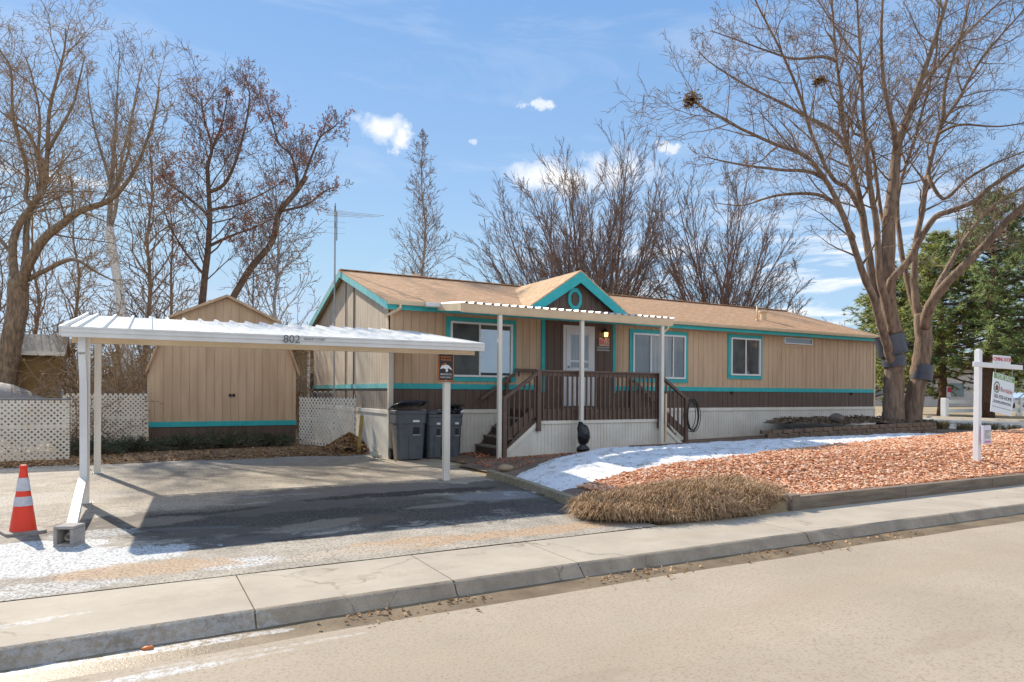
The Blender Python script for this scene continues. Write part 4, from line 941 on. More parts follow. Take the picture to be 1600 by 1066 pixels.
rd = am+ax*.78+Vector((0,0,.11)); rdr = MB(); rdr.hexa([rd+ax*a+Vector((0,b,c)) for (a,b,c) in ((-.35,-.012,-.06),(.35,-.012,-.06),(.35,0,-.06),(-.35,0,-.06),(-.35,-.012,.10),(.35,-.012,.10),(.35,0,.10),(-.35,0,.10))])
rdo = rdr.build('rider_sign', signwhite, None); tag(rdo, 'narrow white COMING SOON rider board standing on the crossarm', 'sign')
text('lettering', 'COMING SOON', .105, red, rdo, tuple(rd+Vector((0,-.0145,.02))), tuple(ax), (0,0,1), .002)
fb0 = sp0+Vector((.10,-.09,.50)); fl = thing('flyer_box', tuple(fb0), 'clear flyer box fixed low on the white sign post', 'flyer box')
m = MB(); m.box(fb0.x-.13,fb0.x+.13,fb0.y-.05,fb0.y-.0,fb0.z-.17,fb0.z+.19); m.build('box', pm('pale lilac plastic', (.72,.70,.80), (.66,.62,.74), 6, .3), fl, bevel=.008)
m = MB(); m.box(fb0.x-.10,fb0.x+.10,fb0.y-.054,fb0.y-.0505,fb0.z-.06,fb0.z+.10); m.build('flyer_picture', pm('flyer photo print', (.30,.30,.28), (.6,.6,.58), 14, .4), fl)
m = MB(); m.box(fb0.x-.10,fb0.x+.10,fb0.y-.054,fb0.y-.0505,fb0.z-.14,fb0.z-.11); m.build('flyer_text', pm('pink flyer strip', (.6,.15,.3), None), fl)

# ------------------------------------------------------------------ tv antenna
an = thing('tv_antenna', (-.27,3.95,1.2), 'tall thin television antenna mast at the left gable end of the home', 'antenna')
m = MB(); m.tube([(-.27,3.95,.4),(-.27,3.95,6.72)], .024, 8); m.build('mast', galv, an)
cd = Vector((CAMX-(-.27), CAMY-3.95, 0)).normalized(); bo = Vector((-.27,3.95,6.55))
m = MB(); m.bar(bo-cd*.3, bo+cd*.9+Vector((0,0,0)), .02, .02); m.bar(bo-Vector((0,0,.42)), bo-Vector((0,0,.42))+cd*.5, .02, .02); m.tube([bo+cd*.05+Vector((.05,0,0)), bo+cd*.05+Vector((.05,0,-.8))], .012, 6); m.build('boom', darkmetal, an)
ex = Vector((.985,-.17,0)).normalized()
m = MB()
for k, (ln1, ln2, dzz) in enumerate(((1.35,.55,0),(1.22,.4,-.09),(1.05,.3,-.17),(.72,.25,-.26))):
    c0 = bo+cd*(.1+.2*k)+Vector((0,0,dzz)); m.tube([c0-ex*ln2, c0+ex*ln1], .006, 5)
    m.box(c0.x-.03,c0.x+.03,c0.y-.03,c0.y+.03,c0.z-.012,c0.z+.02)
for k in range(5):
    c0 = bo+Vector((0,0,.05-.16*k)); m.tube([c0-ex*.25, c0+ex*.28], .005, 4)
m.build('elements', galv, an)

# ------------------------------------------------------------------ edging, walls, shed, fences
def timber_run(pts, w, zt, mt, lab, name='edging_timber'):
    m = MB()
    for (x0_, y0_), (x1_, y1_) in zip(pts[:-1], pts[1:]):
        d = Vector((x1_-x0_, y1_-y0_, 0)).normalized()*.004
        z = zt(x0_, y0_); z2 = zt(x1_, y1_)
        m.bar((x0_+d.x, y0_+d.y, z-.1), (x1_-d.x, y1_-d.y, z2-.1), w, .2)
    o = m.build(name, mt, None, bevel=.008); return tag(o, lab, 'edging')
timber_run([(.60,-3.9),(.42,-5.6),(.14,-7.5)], .11, lambda x, y: .13, timber, 'yellowish landscape timber between the driveway and the snow')
for i, (a, b) in enumerate(((2.75,5.2),(5.2,7.65),(7.65,12.6))):
    labs = ['long grey timber edging the gravel beside the straw coloured grass mound', 'long grey timber edging the gravel, second one right of the grass mound', 'long grey timber edging the gravel, third one right of the grass mound', 'grey gravel edging timber cut by the right edge of the picture']
    m = MB(); z = .165-.004*i; m.box(a+.004, b-.004, -8.89, -8.77, -.05, z)
    o = m.build('edging_timber', timberx, None, bevel=.01); tag(o, labs[i], 'edging', 'timbers along the sidewalk')
m = MB(); m.box(2.60,2.76,-8.93,-8.74,-.05,.20); o = m.build('timber_stub', timberx, None, bevel=.012); tag(o, 'short thick timber stub beside the dry grass mound', 'edging')
rng = random.Random(17)
def blocks(path, courses, bw_, bh, bd_, zf, name, lab, jit=.012):
    m = MB(); segs = []; L = 0
    for a, b in zip(path[:-1], path[1:]):
        l = math.hypot(b[0]-a[0], b[1]-a[1]); segs.append((L, l, a, b)); L += l
    def at(u):
        for s0, l, a, b in segs:
            if u <= s0+l or s0+l >= L-1e-6: t = (u-s0)/l; return Vector((lerp(a[0],b[0],t), lerp(a[1],b[1],t), 0))
    for c in range(courses):
        u = (bw_*.5 if c % 2 else 0)
        while u+bw_ < L:
            a, b = at(u+.006), at(u+bw_-.006); md = (a+b)/2; d = (b-a).normalized(); n = Vector((-d.y, d.x, 0)); o = n*rng.uniform(-jit, jit)+n*.02*c
            z = zf(md.x, md.y)+c*bh; a = a+o; b = b+o; h = bh-.006
            m.hexa([(a-n*bd_/2+Vector((0,0,z))), (b-n*bd_/2+Vector((0,0,z))), (b+n*bd_/2+Vector((0,0,z))), (a+n*bd_/2+Vector((0,0,z))),
                    (a-n*bd_/2*.96+Vector((0,0,z+h))), (b-n*bd_/2*.96+Vector((0,0,z+h+rng.uniform(-.004,.004)))), (b+n*bd_/2*.96+Vector((0,0,z+h))), (a+n*bd_/2*.96+Vector((0,0,z+h)))]); u += bw_
    o = m.build(name, brickm, None, bevel=.012); return tag(o, lab, 'garden wall')
bedpath = [(9.7,-2.2),(10.6,-2.75),(11.8,-3.2),(13.0,-3.6),(14.2,-3.85),(15.0,-3.75),(15.7,-3.35),(16.3,-2.7),(16.7,-1.8),(16.9,-.7)]
blocks(bedpath, 3, .28, .11, .20, lambda x, y: G(x,y)-.02, 'retaining_wall', 'three course tan block wall holding the raised bed under the big tree')
blocks([(4.4,-3.3),(6.0,-2.95),(8.0,-2.65),(9.9,-2.72),(12.3,-3.60),(13.6,-4.0)], 1, .30, .12, .20, lambda x, y: G(x,y)-.02, 'edging_wall', 'low single row of tan edging blocks behind the snow')
bedpoly = [(13.0,-.1)]+[(9.75,-2.2)]+bedpath[1:]+[(16.9,-.1)]
def bedh(x, y): return max(G(x,y), .50)+.27+.08*fnoise(x,y,.9)+.03*fnoise(x,y,4)
bs_ = sheet(lambda x, y: poly_in(bedpoly, x, y), bedh, 9.7, 17.2, -4.0, 0, .16); tag(bs_.build('planting_bed_soil', soil, smooth=True), 'dark mulch soil of the raised bed round the big tree', 'soil', kind='stuff')
def leaf_litter(name, pts_fn, n, size, mats, lab, seed, parentkind='stuff', zj=.02, cat='leaves'):
    rg = random.Random(seed); m = MB()
    for _ in range(n):
        x, y, z = pts_fn(rg); s = size*rg.uniform(.6, 1.3); M = Matrix.Rotation(rg.uniform(0,6.28),3,'Z') @ Matrix.Rotation(rg.gauss(0,.55),3,'X') @ Matrix.Rotation(rg.gauss(0,.4),3,'Y')
        c = Vector((x,y,z+rg.uniform(0,zj))); P = [M@Vector(p)*s for p in ((-.6,0,0),(-.1,-.42,.1),(.6,0,.0),(.1,.42,.12))]
        m.quad(*[c+p for p in P])
    o = m.build(name, mats); return tag(o, lab, cat, kind='stuff')
# shed ----------------------------------------------------------------
sh = thing('shed', (-2.95,7,0), 'beige gambrel roofed garden shed with a turquoise band behind the carport', 'shed')
sx, sy0, sy1 = -2.95, 5.0, 8.4
def gam(u):
    a = abs(u-1.855); return lerp(4.10, 3.46, a/1.41) if a < 1.41 else lerp(3.46, 2.12, (a-1.41)/.445)
m = grooved((sx-1.855,sy0,0),(sx+1.855,sy0,0),.72,gam,.205,.012,.012,(0,-1,0),(.445,1.855,3.265)); m.build('front_wall', beige, sh)
m = grooved((sx-1.855,sy0-.004,0),(sx+1.855,sy0-.004,0),.0,lambda u: .60,.205,.012,.012,(0,-1,0)); m.build('lower_wall', brown, sh)
m = MB(); m.box(sx-1.87,sx+1.87,sy0-.03,sy0-.002,.59,.725); m.build('band_trim', teal, sh)
m = MB(); m.quad((sx-1.855,sy0,0),(sx-1.855,sy1,0),(sx-1.855,sy1,2.12),(sx-1.855,sy0,2.12)); m.quad((sx+1.855,sy0,0),(sx+1.855,sy1,0),(sx+1.855,sy1,2.12),(sx+1.855,sy0,2.12)); m.quad((sx-1.855,sy1,0),(sx+1.855,sy1,0),(sx+1.855,sy1,2.12),(sx-1.855,sy1,2.12)); m.build('side_walls', beige, sh)
pr = [(-1.94,2.06),(-1.42,3.51),(0,4.17),(1.42,3.51),(1.94,2.06)]
m = MB()
for (a, b), (c, d) in zip(pr[:-1], pr[1:]):
    n = Vector((-(d-b), 0, c-a)).normalized()*.05
    q = [(sx+a,sy0-.10,b),(sx+c,sy0-.10,d),(sx+c,sy1+.1,d),(sx+a,sy1+.1,b)]
    m.hexa([(p[0]-n.x,p[1],p[2]-n.z) for p in q]+q)
m.build('roof', shingle, sh)
m = MB()
for (a, b), (c, d) in zip(pr[:-1], pr[1:]): m.bar((sx+a,sy0-.115,b-.05),(sx+c,sy0-.115,d-.05),.03,.11,(0,1,0)) if False else m.prism([(a,b-.07),(c,d-.07),(c,d+.004),(a,b+.004)], (sx,sy0-.128,0), (1,0,0), (0,0,1), (0,1,0), .028)
m.build('rake_trim', beige, sh)
m = MB(); m.box(-2.88,-2.81,sy0-.03,sy0-.002,1.39,1.47); m.box(-2.79,-2.72,sy0-.03,sy0-.002,1.39,1.47); m.build('latch', black, sh)
# lattice --------------------------------------------------------------
def lattice(p0, p1, zb, zt, sp=.078, sw=.042, frame=True, parent=None, name='lattice_panel'):
    p0 = Vector((p0[0],p0[1],0)); p1 = Vector((p1[0],p1[1],0)); L = (p1-p0).length; d = (p1-p0)/L; n = Vector((d.y,-d.x,0)); H = zt-zb; m = MB()
    st = sp*math.sqrt(2)
    for sgn, off in ((1, .0), (-1, .006)):
        k = -H if sgn > 0 else 0
        c = -H
        while c < L+H:
            # line u = c + sgn*v (sgn>0) or u = c - v + H
            pts = []
            u0, u1 = (c, c+H) if sgn > 0 else (c+H, c)
            v0, v1 = 0., H
            # clip u in [0,L]
            def at(t): return (lerp(u0,u1,t), lerp(v0,v1,t))
            ta, tb = 0., 1.
            for lim, inside in ((0, lambda u: u >= 0), (L, lambda u: u <= L)):
                ua, ub = at(ta)[0], at(tb)[0]
                if not inside(ua) and not inside(ub): ta = tb = 0; break
                if not inside(ua): ta = (lim-u0)/(u1-u0)
                elif not inside(ub): tb = (lim-u0)/(u1-u0)
            if tb-ta > .01:
                a, b = at(ta), at(tb)
                A = p0+d*a[0]+Vector((0,0,zb+a[1]))+n*off; B = p0+d*b[0]+Vector((0,0,zb+b[1]))+n*off
                m.bar(A, B, .006, sw, d.cross(Vector((0,0,1)))) if False else m.bar(A, B, sw, .006, n)
            c += st
    o = m.build(name, latticem, parent)
    return o
def fence_thing(name, p0, p1, zb, zt, lab, posts=(), rail=False, cap=True):
    t = thing(name, (p0[0],p0[1],0), lab, 'fence')
    lattice(p0, p1, zb, zt, sp=.105 if 'gate' in name else .08, sw=.046 if 'gate' in name else .040, parent=t)
    p0v, p1v = Vector((*p0,0)), Vector((*p1,0)); d = (p1v-p0v).normalized(); n = Vector((d.y,-d.x,0))
    if cap:
        m = MB(); m.bar(p0v+Vector((0,0,zb+.02)), p1v+Vector((0,0,zb+.02)), .03, .05); m.build('bottom_rail', latticem, t)
        m = MB(); m.bar(p0v+Vector((0,0,(zb+zt)/2+.1))-n*.02, p1v+Vector((0,0,(zb+zt)/2+.1))-n*.02, .02, .07); m.build('middle_rail', latticem, t)
    for u in posts:
        p = p0v+d*u-n*.03; m = MB(); m.tube([p+Vector((0,0,-.05)), p+Vector((0,0,zt+.06))], .025, 8); m.ball(p+Vector((0,0,zt+.07)), .03,.03,.02); m.build('post', chain, t, smooth=True)
    if rail: m = MB(); m.tube([p0v+Vector((0,0,zt+.03)), p1v+Vector((0,0,zt+.03))], .02, 8); m.build('top_rail', chain, t)
    return t
fence_thing('lattice_fence', (-13.2,2.3), (-6.35,2.3), .0, 1.32, 'long white lattice fence run at the left edge with grey pipe rail', posts=(.1,2.4,4.7,6.84), rail=True)
fence_thing('lattice_fence', (-6.62,4.25), (-4.86,4.7), .05, 1.46, 'short white lattice panel with scalloped top against the shed corner', posts=(.0,1.75))
gt_ = fence_thing('lattice_gate', (-1.04,4.75), (-.10,2.35), .04, 1.38, 'white lattice gate closing the gap between shed and house wall', posts=(.02,2.5))
m = MB(); rr = random.Random(9)
pa, pb = Vector((-.86,4.3,1.44)), Vector((-.50,3.35,1.44))
for k in range(5):
    c0 = pa.lerp(pb, k/4); m.tube([c0+(pb-pa).normalized()*(.12*math.cos(t/10*3.1416*1.6))+Vector((0,0,.10*math.sin(t/10*3.1416*1.6))) for t in range(11)], .010, 5)
m.build('scrollwork', chain, gt_)
# far shed, mound, birdhouse --------------------------------------------
fs_ = thing('shed', (-9.5,19.5,0), 'ochre brown shed with pale shingle roof beyond the left fence', 'shed')
m = MB(); m.box(-12.5,-7.8,18.6,20.8,0,3.08); m.build('wall', brownpaint, fs_)
m = MB(); m.hexa([(-12.8,18.35,3.0),(-7.65,18.35,3.0),(-7.65,19.7,3.78),(-12.8,19.7,3.78),(-12.8,18.35,3.10),(-7.65,18.35,3.10),(-7.65,19.7,3.88),(-12.8,19.7,3.88)]); m.hexa([(-12.8,19.7,3.78),(-7.65,19.7,3.78),(-7.65,21.0,3.0),(-12.8,21.0,3.0),(-12.8,19.7,3.88),(-7.65,19.7,3.88),(-7.65,21.0,3.1),(-12.8,21.0,3.1)]); m.build('roof', paleroof, fs_)
m = MB(); m.box(-12.75,-7.68,18.32,18.35,2.94,3.10); m.build('fascia', vinylcap, fs_)
m = MB(); m.box(-10.25,-9.9,18.8,19.0,3.30,3.46); m.build('roof_vent', cream, fs_)
m = MB(); m.prism([(0,0),(2.2,0),(1.1,.75)], (-7.795,18.6,3.08), (0,1,0), (0,0,1), (-1,0,0), .03); m.build('gable', brownpaint, fs_)
m = MB(); kk = 0
mg = MB(); N = 16
for j in range(N+1):
    for i in range(N+1):
        u, v = i/N*2-1, j/N*2-1; r2 = u*u+v*v; mg.v.append((-9.3+2.6*u, 12.5+1.6*v, max(0,1-r2)**.7*1.75+.1*fnoise(u,v,3)))
mg.f = [(j*(N+1)+i, j*(N+1)+i+1, (j+1)*(N+1)+i+1, (j+1)*(N+1)+i) for j in range(N) for i in range(N)]
o = mg.build('covered_pile', pm('pale grey tarp', (.34,.30,.26), (.26,.23,.19), 3, .8, .5, 8), None, smooth=True); tag(o, 'pale grey covered heap behind the left lattice fence', 'pile')
bh = PD(183, 557, 26.5); bt_ = thing('birdhouse', tuple(bh), 'small orange brown birdhouse beside the white birch trunk', 'birdhouse')
m = MB(); m.box(bh.x-.13,bh.x+.13,bh.y-.1,bh.y+.1,bh.z-.28,bh.z+.10); m.build('box', wood, bt_)
m = MB(); m.prism([(-.19,.08),(0,.26),(.19,.08),(.17,.05),(0,.20),(-.17,.05)], (bh.x,bh.y-.14,bh.z), (1,0,0), (0,0,1), (0,1,0), .28); m.prism([(-.13,.1),(.13,.1),(0,.22)], (bh.x,bh.y-.1,bh.z), (1,0,0), (0,0,1), (0,1,0), .2); m.build('roof', brownpaint, bt_)
m = MB(); m.prism([(.035*math.cos(a*.6283),.035*math.sin(a*.6283)) for a in range(10)], (bh.x,bh.y-.108,bh.z-.02), (1,0,0), (0,0,1), (0,1,0), .006); m.build('entrance_hole', black, bt_)
m = MB(); m.bar((bh.x,bh.y,0),(bh.x,bh.y,bh.z-.28),.06,.06); m.build('pole', wood, bt_)
# neighbour's home seen in the gap
nb_ = thing('neighbour_house', (2,15,0), "neighbour's cream lap sided home glimpsed between shed and house", 'house')
m = MB()
for k in range(16): z = .1+k*.2; m.hexa([(-2.5,13.0-.02,z),(7,13.0-.02,z),(7,13.2,z),(-2.5,13.2,z),(-2.5,13.0,z+.198),(7,13.0,z+.198),(7,13.2,z+.198),(-2.5,13.2,z+.198)])
m.box(-2.5,7,13.2,17,.0,3.3); m.build('wall', pm('cream lap siding', (.56,.50,.36), (.48,.42,.29), 3, .7), nb_)
m = MB(); m.hexa([(-2.8,11.9,3.15),(7.3,11.9,3.15),(7.3,15.1,3.75),(-2.8,15.1,3.75),(-2.8,11.9,3.25),(7.3,11.9,3.25),(7.3,15.1,3.85),(-2.8,15.1,3.85)]); m.hexa([(-2.8,15.1,3.75),(7.3,15.1,3.75),(7.3,17.4,3.2),(-2.8,17.4,3.2),(-2.8,15.1,3.85),(7.3,15.1,3.85),(7.3,17.4,3.3),(-2.8,17.4,3.3)]); m.build('roof', white, nb_)
for x in (.78, 1.12):
    m = MB(); m.box(x-.05,x+.05,12.0,12.1,0,3.16); m.build('post', white, nb_)
m = MB(); m.box(.86,1.22,12.3,12.4,0,2.25); m.build('screen_panel', brown, nb_)
m = MB(); m.box(.22,.66,12.55,12.95,1.55,2.05); m.build('air_conditioner', galv, nb_, bevel=.01)
m = MB(); m.box(.2,.50,12.93,12.99,2.35,2.95); m.build('window', darkglass, nb_)

# ------------------------------------------------------------------ leaves and small plants
def litter_pts(rg):
    x = rg.uniform(-9, .3); y0 = 1.45+.3*fnoise(x,0,.8); y = y0+abs(rg.gauss(0, .9))
    return x, y, (.0 if y < 1.7 else .03+.035*min(1,(y-1.7)))
ls = MB(); 
lt = sheet(lambda x, y: y > 1.5+.28*fnoise(x,0,.8) and x < -.05, lambda x, y: .012+.055*sstep(1.5,2.4,y)+.02*fnoise(x,y,3), -13, 0, 1.3, 5.0, .14)
tag(lt.build('leaf_mulch', pm('leaf mulch', (.30,.19,.10), (.16,.095,.05), 9, .95, 1, 45), smooth=True), 'brown leaf mulch strip along the back of the driveway', 'mulch', kind='stuff')
leaf_litter('fallen_leaves', litter_pts, 5200, .055, tanleaf, 'dry tan leaves drifted along the rear edge of the driveway', 3)
def pile_pts(rg):
    r_ = abs(rg.gauss(0, .30)); a = rg.uniform(0, 6.28); x = -.30+r_*math.cos(a)*1.05; y = 2.25+r_*math.sin(a)*1.5
    return min(x, -.03), y, .05+max(0, .44-.62*r_)*rg.uniform(.55,1)
leaf_litter('leaf_pile', pile_pts, 2400, .07, tanleaf, 'heap of curled brown leaves at the foot of the lattice gate', 4)
def by_stairs(rg): return rg.uniform(1.7,2.9), rg.uniform(-1.2,-.08), .05+abs(rg.gauss(0,.03))
leaf_litter('fallen_leaves', by_stairs, 500, .05, rustleaf, 'rusty leaves caught by the foot of the left porch stairs', 5)
def gutter_pts(rg):
    c = rg.choice([(960,893),(1030,885),(1200,868),(1320,855),(1400,838),(700,930),(560,955)]); p = GZ(c[0]+rg.gauss(0,45), 0+c[1], -.105)
    return p.x, kerb_y(p.x)-.16-abs(rg.gauss(0,.14)), -.104
leaf_litter('fallen_leaves', gutter_pts, 260, .032, tanleaf, 'scattered dry leaf bits lying in the street gutter', 6, zj=.012)
lf = MB(); p = GZ(231, 1014, -.105); lf.ball((p.x,p.y,-.10), .035,.02,.012, 9, 5, .25, random.Random(3)); o = lf.build('orange_scrap', signorange, None, smooth=True); tag(o, 'small bright orange scrap lying in the gutter', 'litter')
def yard_pts(rg): x = rg.uniform(.9, 5); y = rg.uniform(-3.9, -1.7); return x, y, G(x,y)+.012
leaf_litter('fallen_leaves', yard_pts, 700, .045, rustleaf, 'rust coloured leaf bits on bare soil before the porch skirting', 7)
def snow_pts(rg):
    while True:
        x = rg.uniform(.4, 13.5); y = rg.uniform(-6.9, -2.6); e = snow_e(x, y)
        if e > -.02 and rg.random() < .15+.85*math.exp(-e*4): return x, y, snowh(x, y)+.006
leaf_litter('snow_debris', snow_pts, 900, .022, soil, 'dark leaf crumbs sprinkled over the melting snow strip', 17, zj=.006, cat='debris')
def grav_pts(rg):
    while True:
        x = rg.uniform(1, 14); y = rg.uniform(-8.7, -5)
        if ingravel(x, y): return x, y, G(x, y)+.05
leaf_litter('gravel_debris', grav_pts, 700, .03, tanleaf, 'dry leaf bits blown over the pink gravel', 18, zj=.01, cat='debris')
def bed_pts(rg):
    while True:
        x = rg.uniform(9.8, 16.8); y = rg.uniform(-3.8, -.1)
        if poly_in(bedpoly, x, y): return x, y, bedh(x, y)
leaf_litter('bed_ground_cover', bed_pts, 3500, .06, pm('dull ground cover', (.10,.085,.05), (.22,.14,.08), 5, .9), 'dull low ground cover and leaves on the raised tree bed', 8, zj=.06, cat='ground cover')
def rock(name, c, r_, mt, lab, seed):
    rg = random.Random(seed); m = MB(); m.ball(c, r_[0], r_[1], r_[2], 11, 7, .10, rg); o = m.build(name, mt, None); o.modifiers.new('s', 'SUBSURF').levels = 1; o.modifiers['s'].render_levels = 1; return tag(o, lab, 'rock')
p = GZ(1307,657,.85); rock('boulder', (p.x,p.y,.92), (.26,.18,.13), pm('dark boulder', (.09,.07,.055), (.15,.12,.095), 6, .95, .6, 20), 'dark boulder lying on the raised bed left of the big tree', 1)
p = GZ(790,735,.10); rock('boulder', (p.x,p.y,.14), (.17,.12,.075), pm('tan stone', (.42,.30,.19), (.32,.23,.15), 6, .95, .6, 20), 'flat tan stone beside the timber at the left end of the snow', 2)
def blades(m, c, n, rad, hgt, ln, w, rg, flop=1., seg=3):
    for _ in range(n):
        a = rg.uniform(0,6.283); r_ = rad*math.sqrt(rg.random()); b = Vector(c)+Vector((r_*math.cos(a), r_*math.sin(a), 0)); da = a+rg.gauss(0,.9); d = Vector((math.cos(da), math.sin(da), 0)); l = ln*rg.uniform(.5,1.2); h = hgt*rg.uniform(.5,1.1)
        sd_ = Vector((-d.y, d.x, 0))*w; prev = None
        for k in range(seg+1):
            t = k/seg; p = b+d*(l*t*(.4+.6*t))+Vector((0,0,h*math.sin(min(1.,t*1.15)*math.pi*.5*(1+flop))))
            ww = sd_*(1-.75*t)
            if prev: m.quad(prev[0], prev[1], p+ww, p-ww)
            prev = (p-ww, p+ww)
# big mound of dry ornamental grass
m = MB(); rg = random.Random(21)
def moundz(x, y):
    u = (x-1.34)/1.70; v = (y+8.22)/.76; return max(0, 1-u*u-v*v)**.6*.13*(1+.9*fnoise(x,y,1.9))
for _ in range(21000):
    while True:
        u, v = rg.uniform(-1,1), rg.uniform(-1,1)
        if u*u+v*v < 1: break
    x, y = 1.34+1.70*u, -8.22+v*.75; g0 = .06 if y < -8.7 else G(x,y)*.8
    clump = fnoise(x, y, 2.4, 6)
    z = max(.0, g0*sstep(-9.05,-8.75,y))+moundz(x,y)*(.85+.35*clump)
    a = (math.atan2(v*.9, u*1.3)+rg.gauss(0,1.0)) if rg.random() < .6 else rg.uniform(0,6.28); d = Vector((math.cos(a), math.sin(a), 0)); l = rg.uniform(.05,.26); dr_ = rg.uniform(-.03,.10)*(1+.8*(u*u+v*v))
    sdv = Vector((-d.y,d.x,rg.uniform(-.4,.4)))*rg.uniform(.0025,.006); up_ = rg.uniform(.0,.12)*(1+1.2*clump)
    P = [Vector((x,y,z-.03)), Vector((x,y,z+up_))+d*l*.45, Vector((x,y,max(.012,z+up_*.6-dr_)))+d*l]
    for q in P: q.z = max(q.z, .01)
    m.quad(P[0]-sdv,P[0]+sdv,P[1]+sdv,P[1]-sdv); m.tri(P[1]-sdv,P[1]+sdv,P[2])
for _ in range(1500):
    a = rg.uniform(0, 6.283); r_ = math.sqrt(rg.random()); x, y = 1.34+1.70*r_*math.cos(a), -8.22+.75*r_*math.sin(a)
    z = max(.01, (G(x,y)*.8*sstep(-9.05,-8.75,y))+moundz(x,y)); a2 = a+rg.gauss(0,.9); d = Vector((math.cos(a2), math.sin(a2), 0)); l = rg.uniform(.18,.42); h = rg.uniform(.06,.20); sdv = Vector((-d.y,d.x,0))*.004; prev = None
    for k in range(5):
        t = k/4; p = Vector((x,y,z))+d*l*t+Vector((0,0,h*math.sin(t*2.9)-.10*t*t)); p.z = max(p.z, .012)
        if prev: m.quad(prev-sdv*(1.1-t), prev+sdv*(1.1-t), p+sdv*(1-t), p-sdv*(1-t))
        prev = p
dg = m.build('dry_grass_mound', grassm); tag(dg, 'flattened straw coloured grass mound spilling over the gravel corner', 'dry grass', kind='stuff')
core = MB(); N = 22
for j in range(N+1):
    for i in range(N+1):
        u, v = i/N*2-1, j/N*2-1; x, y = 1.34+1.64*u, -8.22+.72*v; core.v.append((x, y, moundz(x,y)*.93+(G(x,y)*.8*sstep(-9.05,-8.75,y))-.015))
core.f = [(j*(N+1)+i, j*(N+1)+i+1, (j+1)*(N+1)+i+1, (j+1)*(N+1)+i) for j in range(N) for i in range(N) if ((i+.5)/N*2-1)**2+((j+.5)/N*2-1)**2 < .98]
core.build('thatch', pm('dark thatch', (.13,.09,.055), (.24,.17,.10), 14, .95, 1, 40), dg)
# low dry plants by the cross street, and tufts
for i, (px, py, lab) in enumerate(((1508,676,'dry yellowish tuft left of the sign post by the street'), (1548,677,'dry tuft just right of the sign post by the street'), (1580,680,'bushy dry tuft at the right edge by the street'), (1471,671,'small grey dry tuft beyond the end of the block wall'))):
    p = GZ(px, py, .36); m = MB(); rg = random.Random(50+i); blades(m, (p.x,p.y,.36), 260, .22, .30, .25, .010, rg, .3)
    o = m.build('dry_shrub', pm('dry shrub', (.30,.22,.10), (.20,.17,.08), 8, .9)); tag(o, lab, 'shrub', 'dry tufts along the cross street')
# junipers
jl = ['leftmost spreading dark juniper, sprawling past the left carport posts', 'low dark juniper right behind the rear left carport post', 'low dark juniper under the left half of the shed wall', 'low dark juniper under the middle of the shed wall', 'low dark juniper under the right end of the shed wall']
for i, (x, y, rx, h_) in enumerate(((-6.0,3.35,.75,.50),(-5.0,3.75,.72,.46),(-3.95,4.0,.75,.42),(-2.9,4.15,.75,.44),(-1.85,4.25,.62,.44))):
    t = thing('juniper_bush', (x,y,.05), jl[i], 'juniper', 'juniper bushes before the shed'); rg = random.Random(70+i); m = MB(); b_ = MB()
    for _ in range(110):
        a = rg.uniform(0,6.283); el = abs(rg.gauss(.35,.25)); L = rx*rg.uniform(.55,1.15); d = Vector((math.cos(a)*math.cos(el), math.sin(a)*math.cos(el)*.75, math.sin(el)*.75)); o = Vector((x+rg.uniform(-.2,.2)*rx,y+rg.uniform(-.2,.2)*rx,.06))
        P = [o+d*L*t_+Vector((0,0,.10*math.sin(t_*3))) for t_ in (0,.35,.7,1)]; b_.tube(P, [.010,.007,.005,.002], 3, cap=False)
        for k in range(34):
            t_ = rg.uniform(.2,1.04); c = o+d*L*t_+Vector((0,0,.10*math.sin(t_*3)))+Vector((rg.gauss(0,.035),rg.gauss(0,.035),rg.gauss(0,.03)))
            e = (d+Vector((rg.gauss(0,.6),rg.gauss(0,.6),rg.gauss(.1,.5)))).normalized()*rg.uniform(.04,.085); s_ = e.orthogonal().normalized()*.011; m.tri(c-s_, c+s_, c+e)
    b_.build('stems', twigm, t); m.build('foliage', junm, t)

# ------------------------------------------------------------------ trees
def ftube(m, P, Rr, n=3):
    "light tube for twigs: P list of 3-tuples"
    k0 = len(m.v); M = len(P)
    x0_, y0_, z0_ = P[0]; x1_, y1_, z1_ = P[-1]
    dx, dy, dz_ = x1_-x0_, y1_-y0_, z1_-z0_; l = math.sqrt(dx*dx+dy*dy+dz_*dz_)+1e-9; dx /= l; dy /= l; dz_ /= l
    if abs(dz_) < .9: ux, uy, uz = -dy, dx, 0.
    else: ux, uy, uz = 0., -dz_, dy
    l = math.sqrt(ux*ux+uy*uy+uz*uz)+1e-9; ux /= l; uy /= l; uz /= l
    wx, wy, wz = dy*uz-dz_*uy, dz_*ux-dx*uz, dx*uy-dy*ux
    cs = [(math.cos(6.2832*j/n), math.sin(6.2832*j/n)) for j in range(n)]
    for i in range(M):
        x, y, z = P[i]; r_ = Rr[i]
        for c, s in cs: c *= r_; s *= r_; m.v.append((x+ux*c+wx*s, y+uy*c+wy*s, z+uz*c+wz*s))
    for i in range(M-1):
        for j in range(n): a = k0+i*n+j; b = k0+i*n+(j+1)%n; m.f.append((a, b, b+n, a+n))
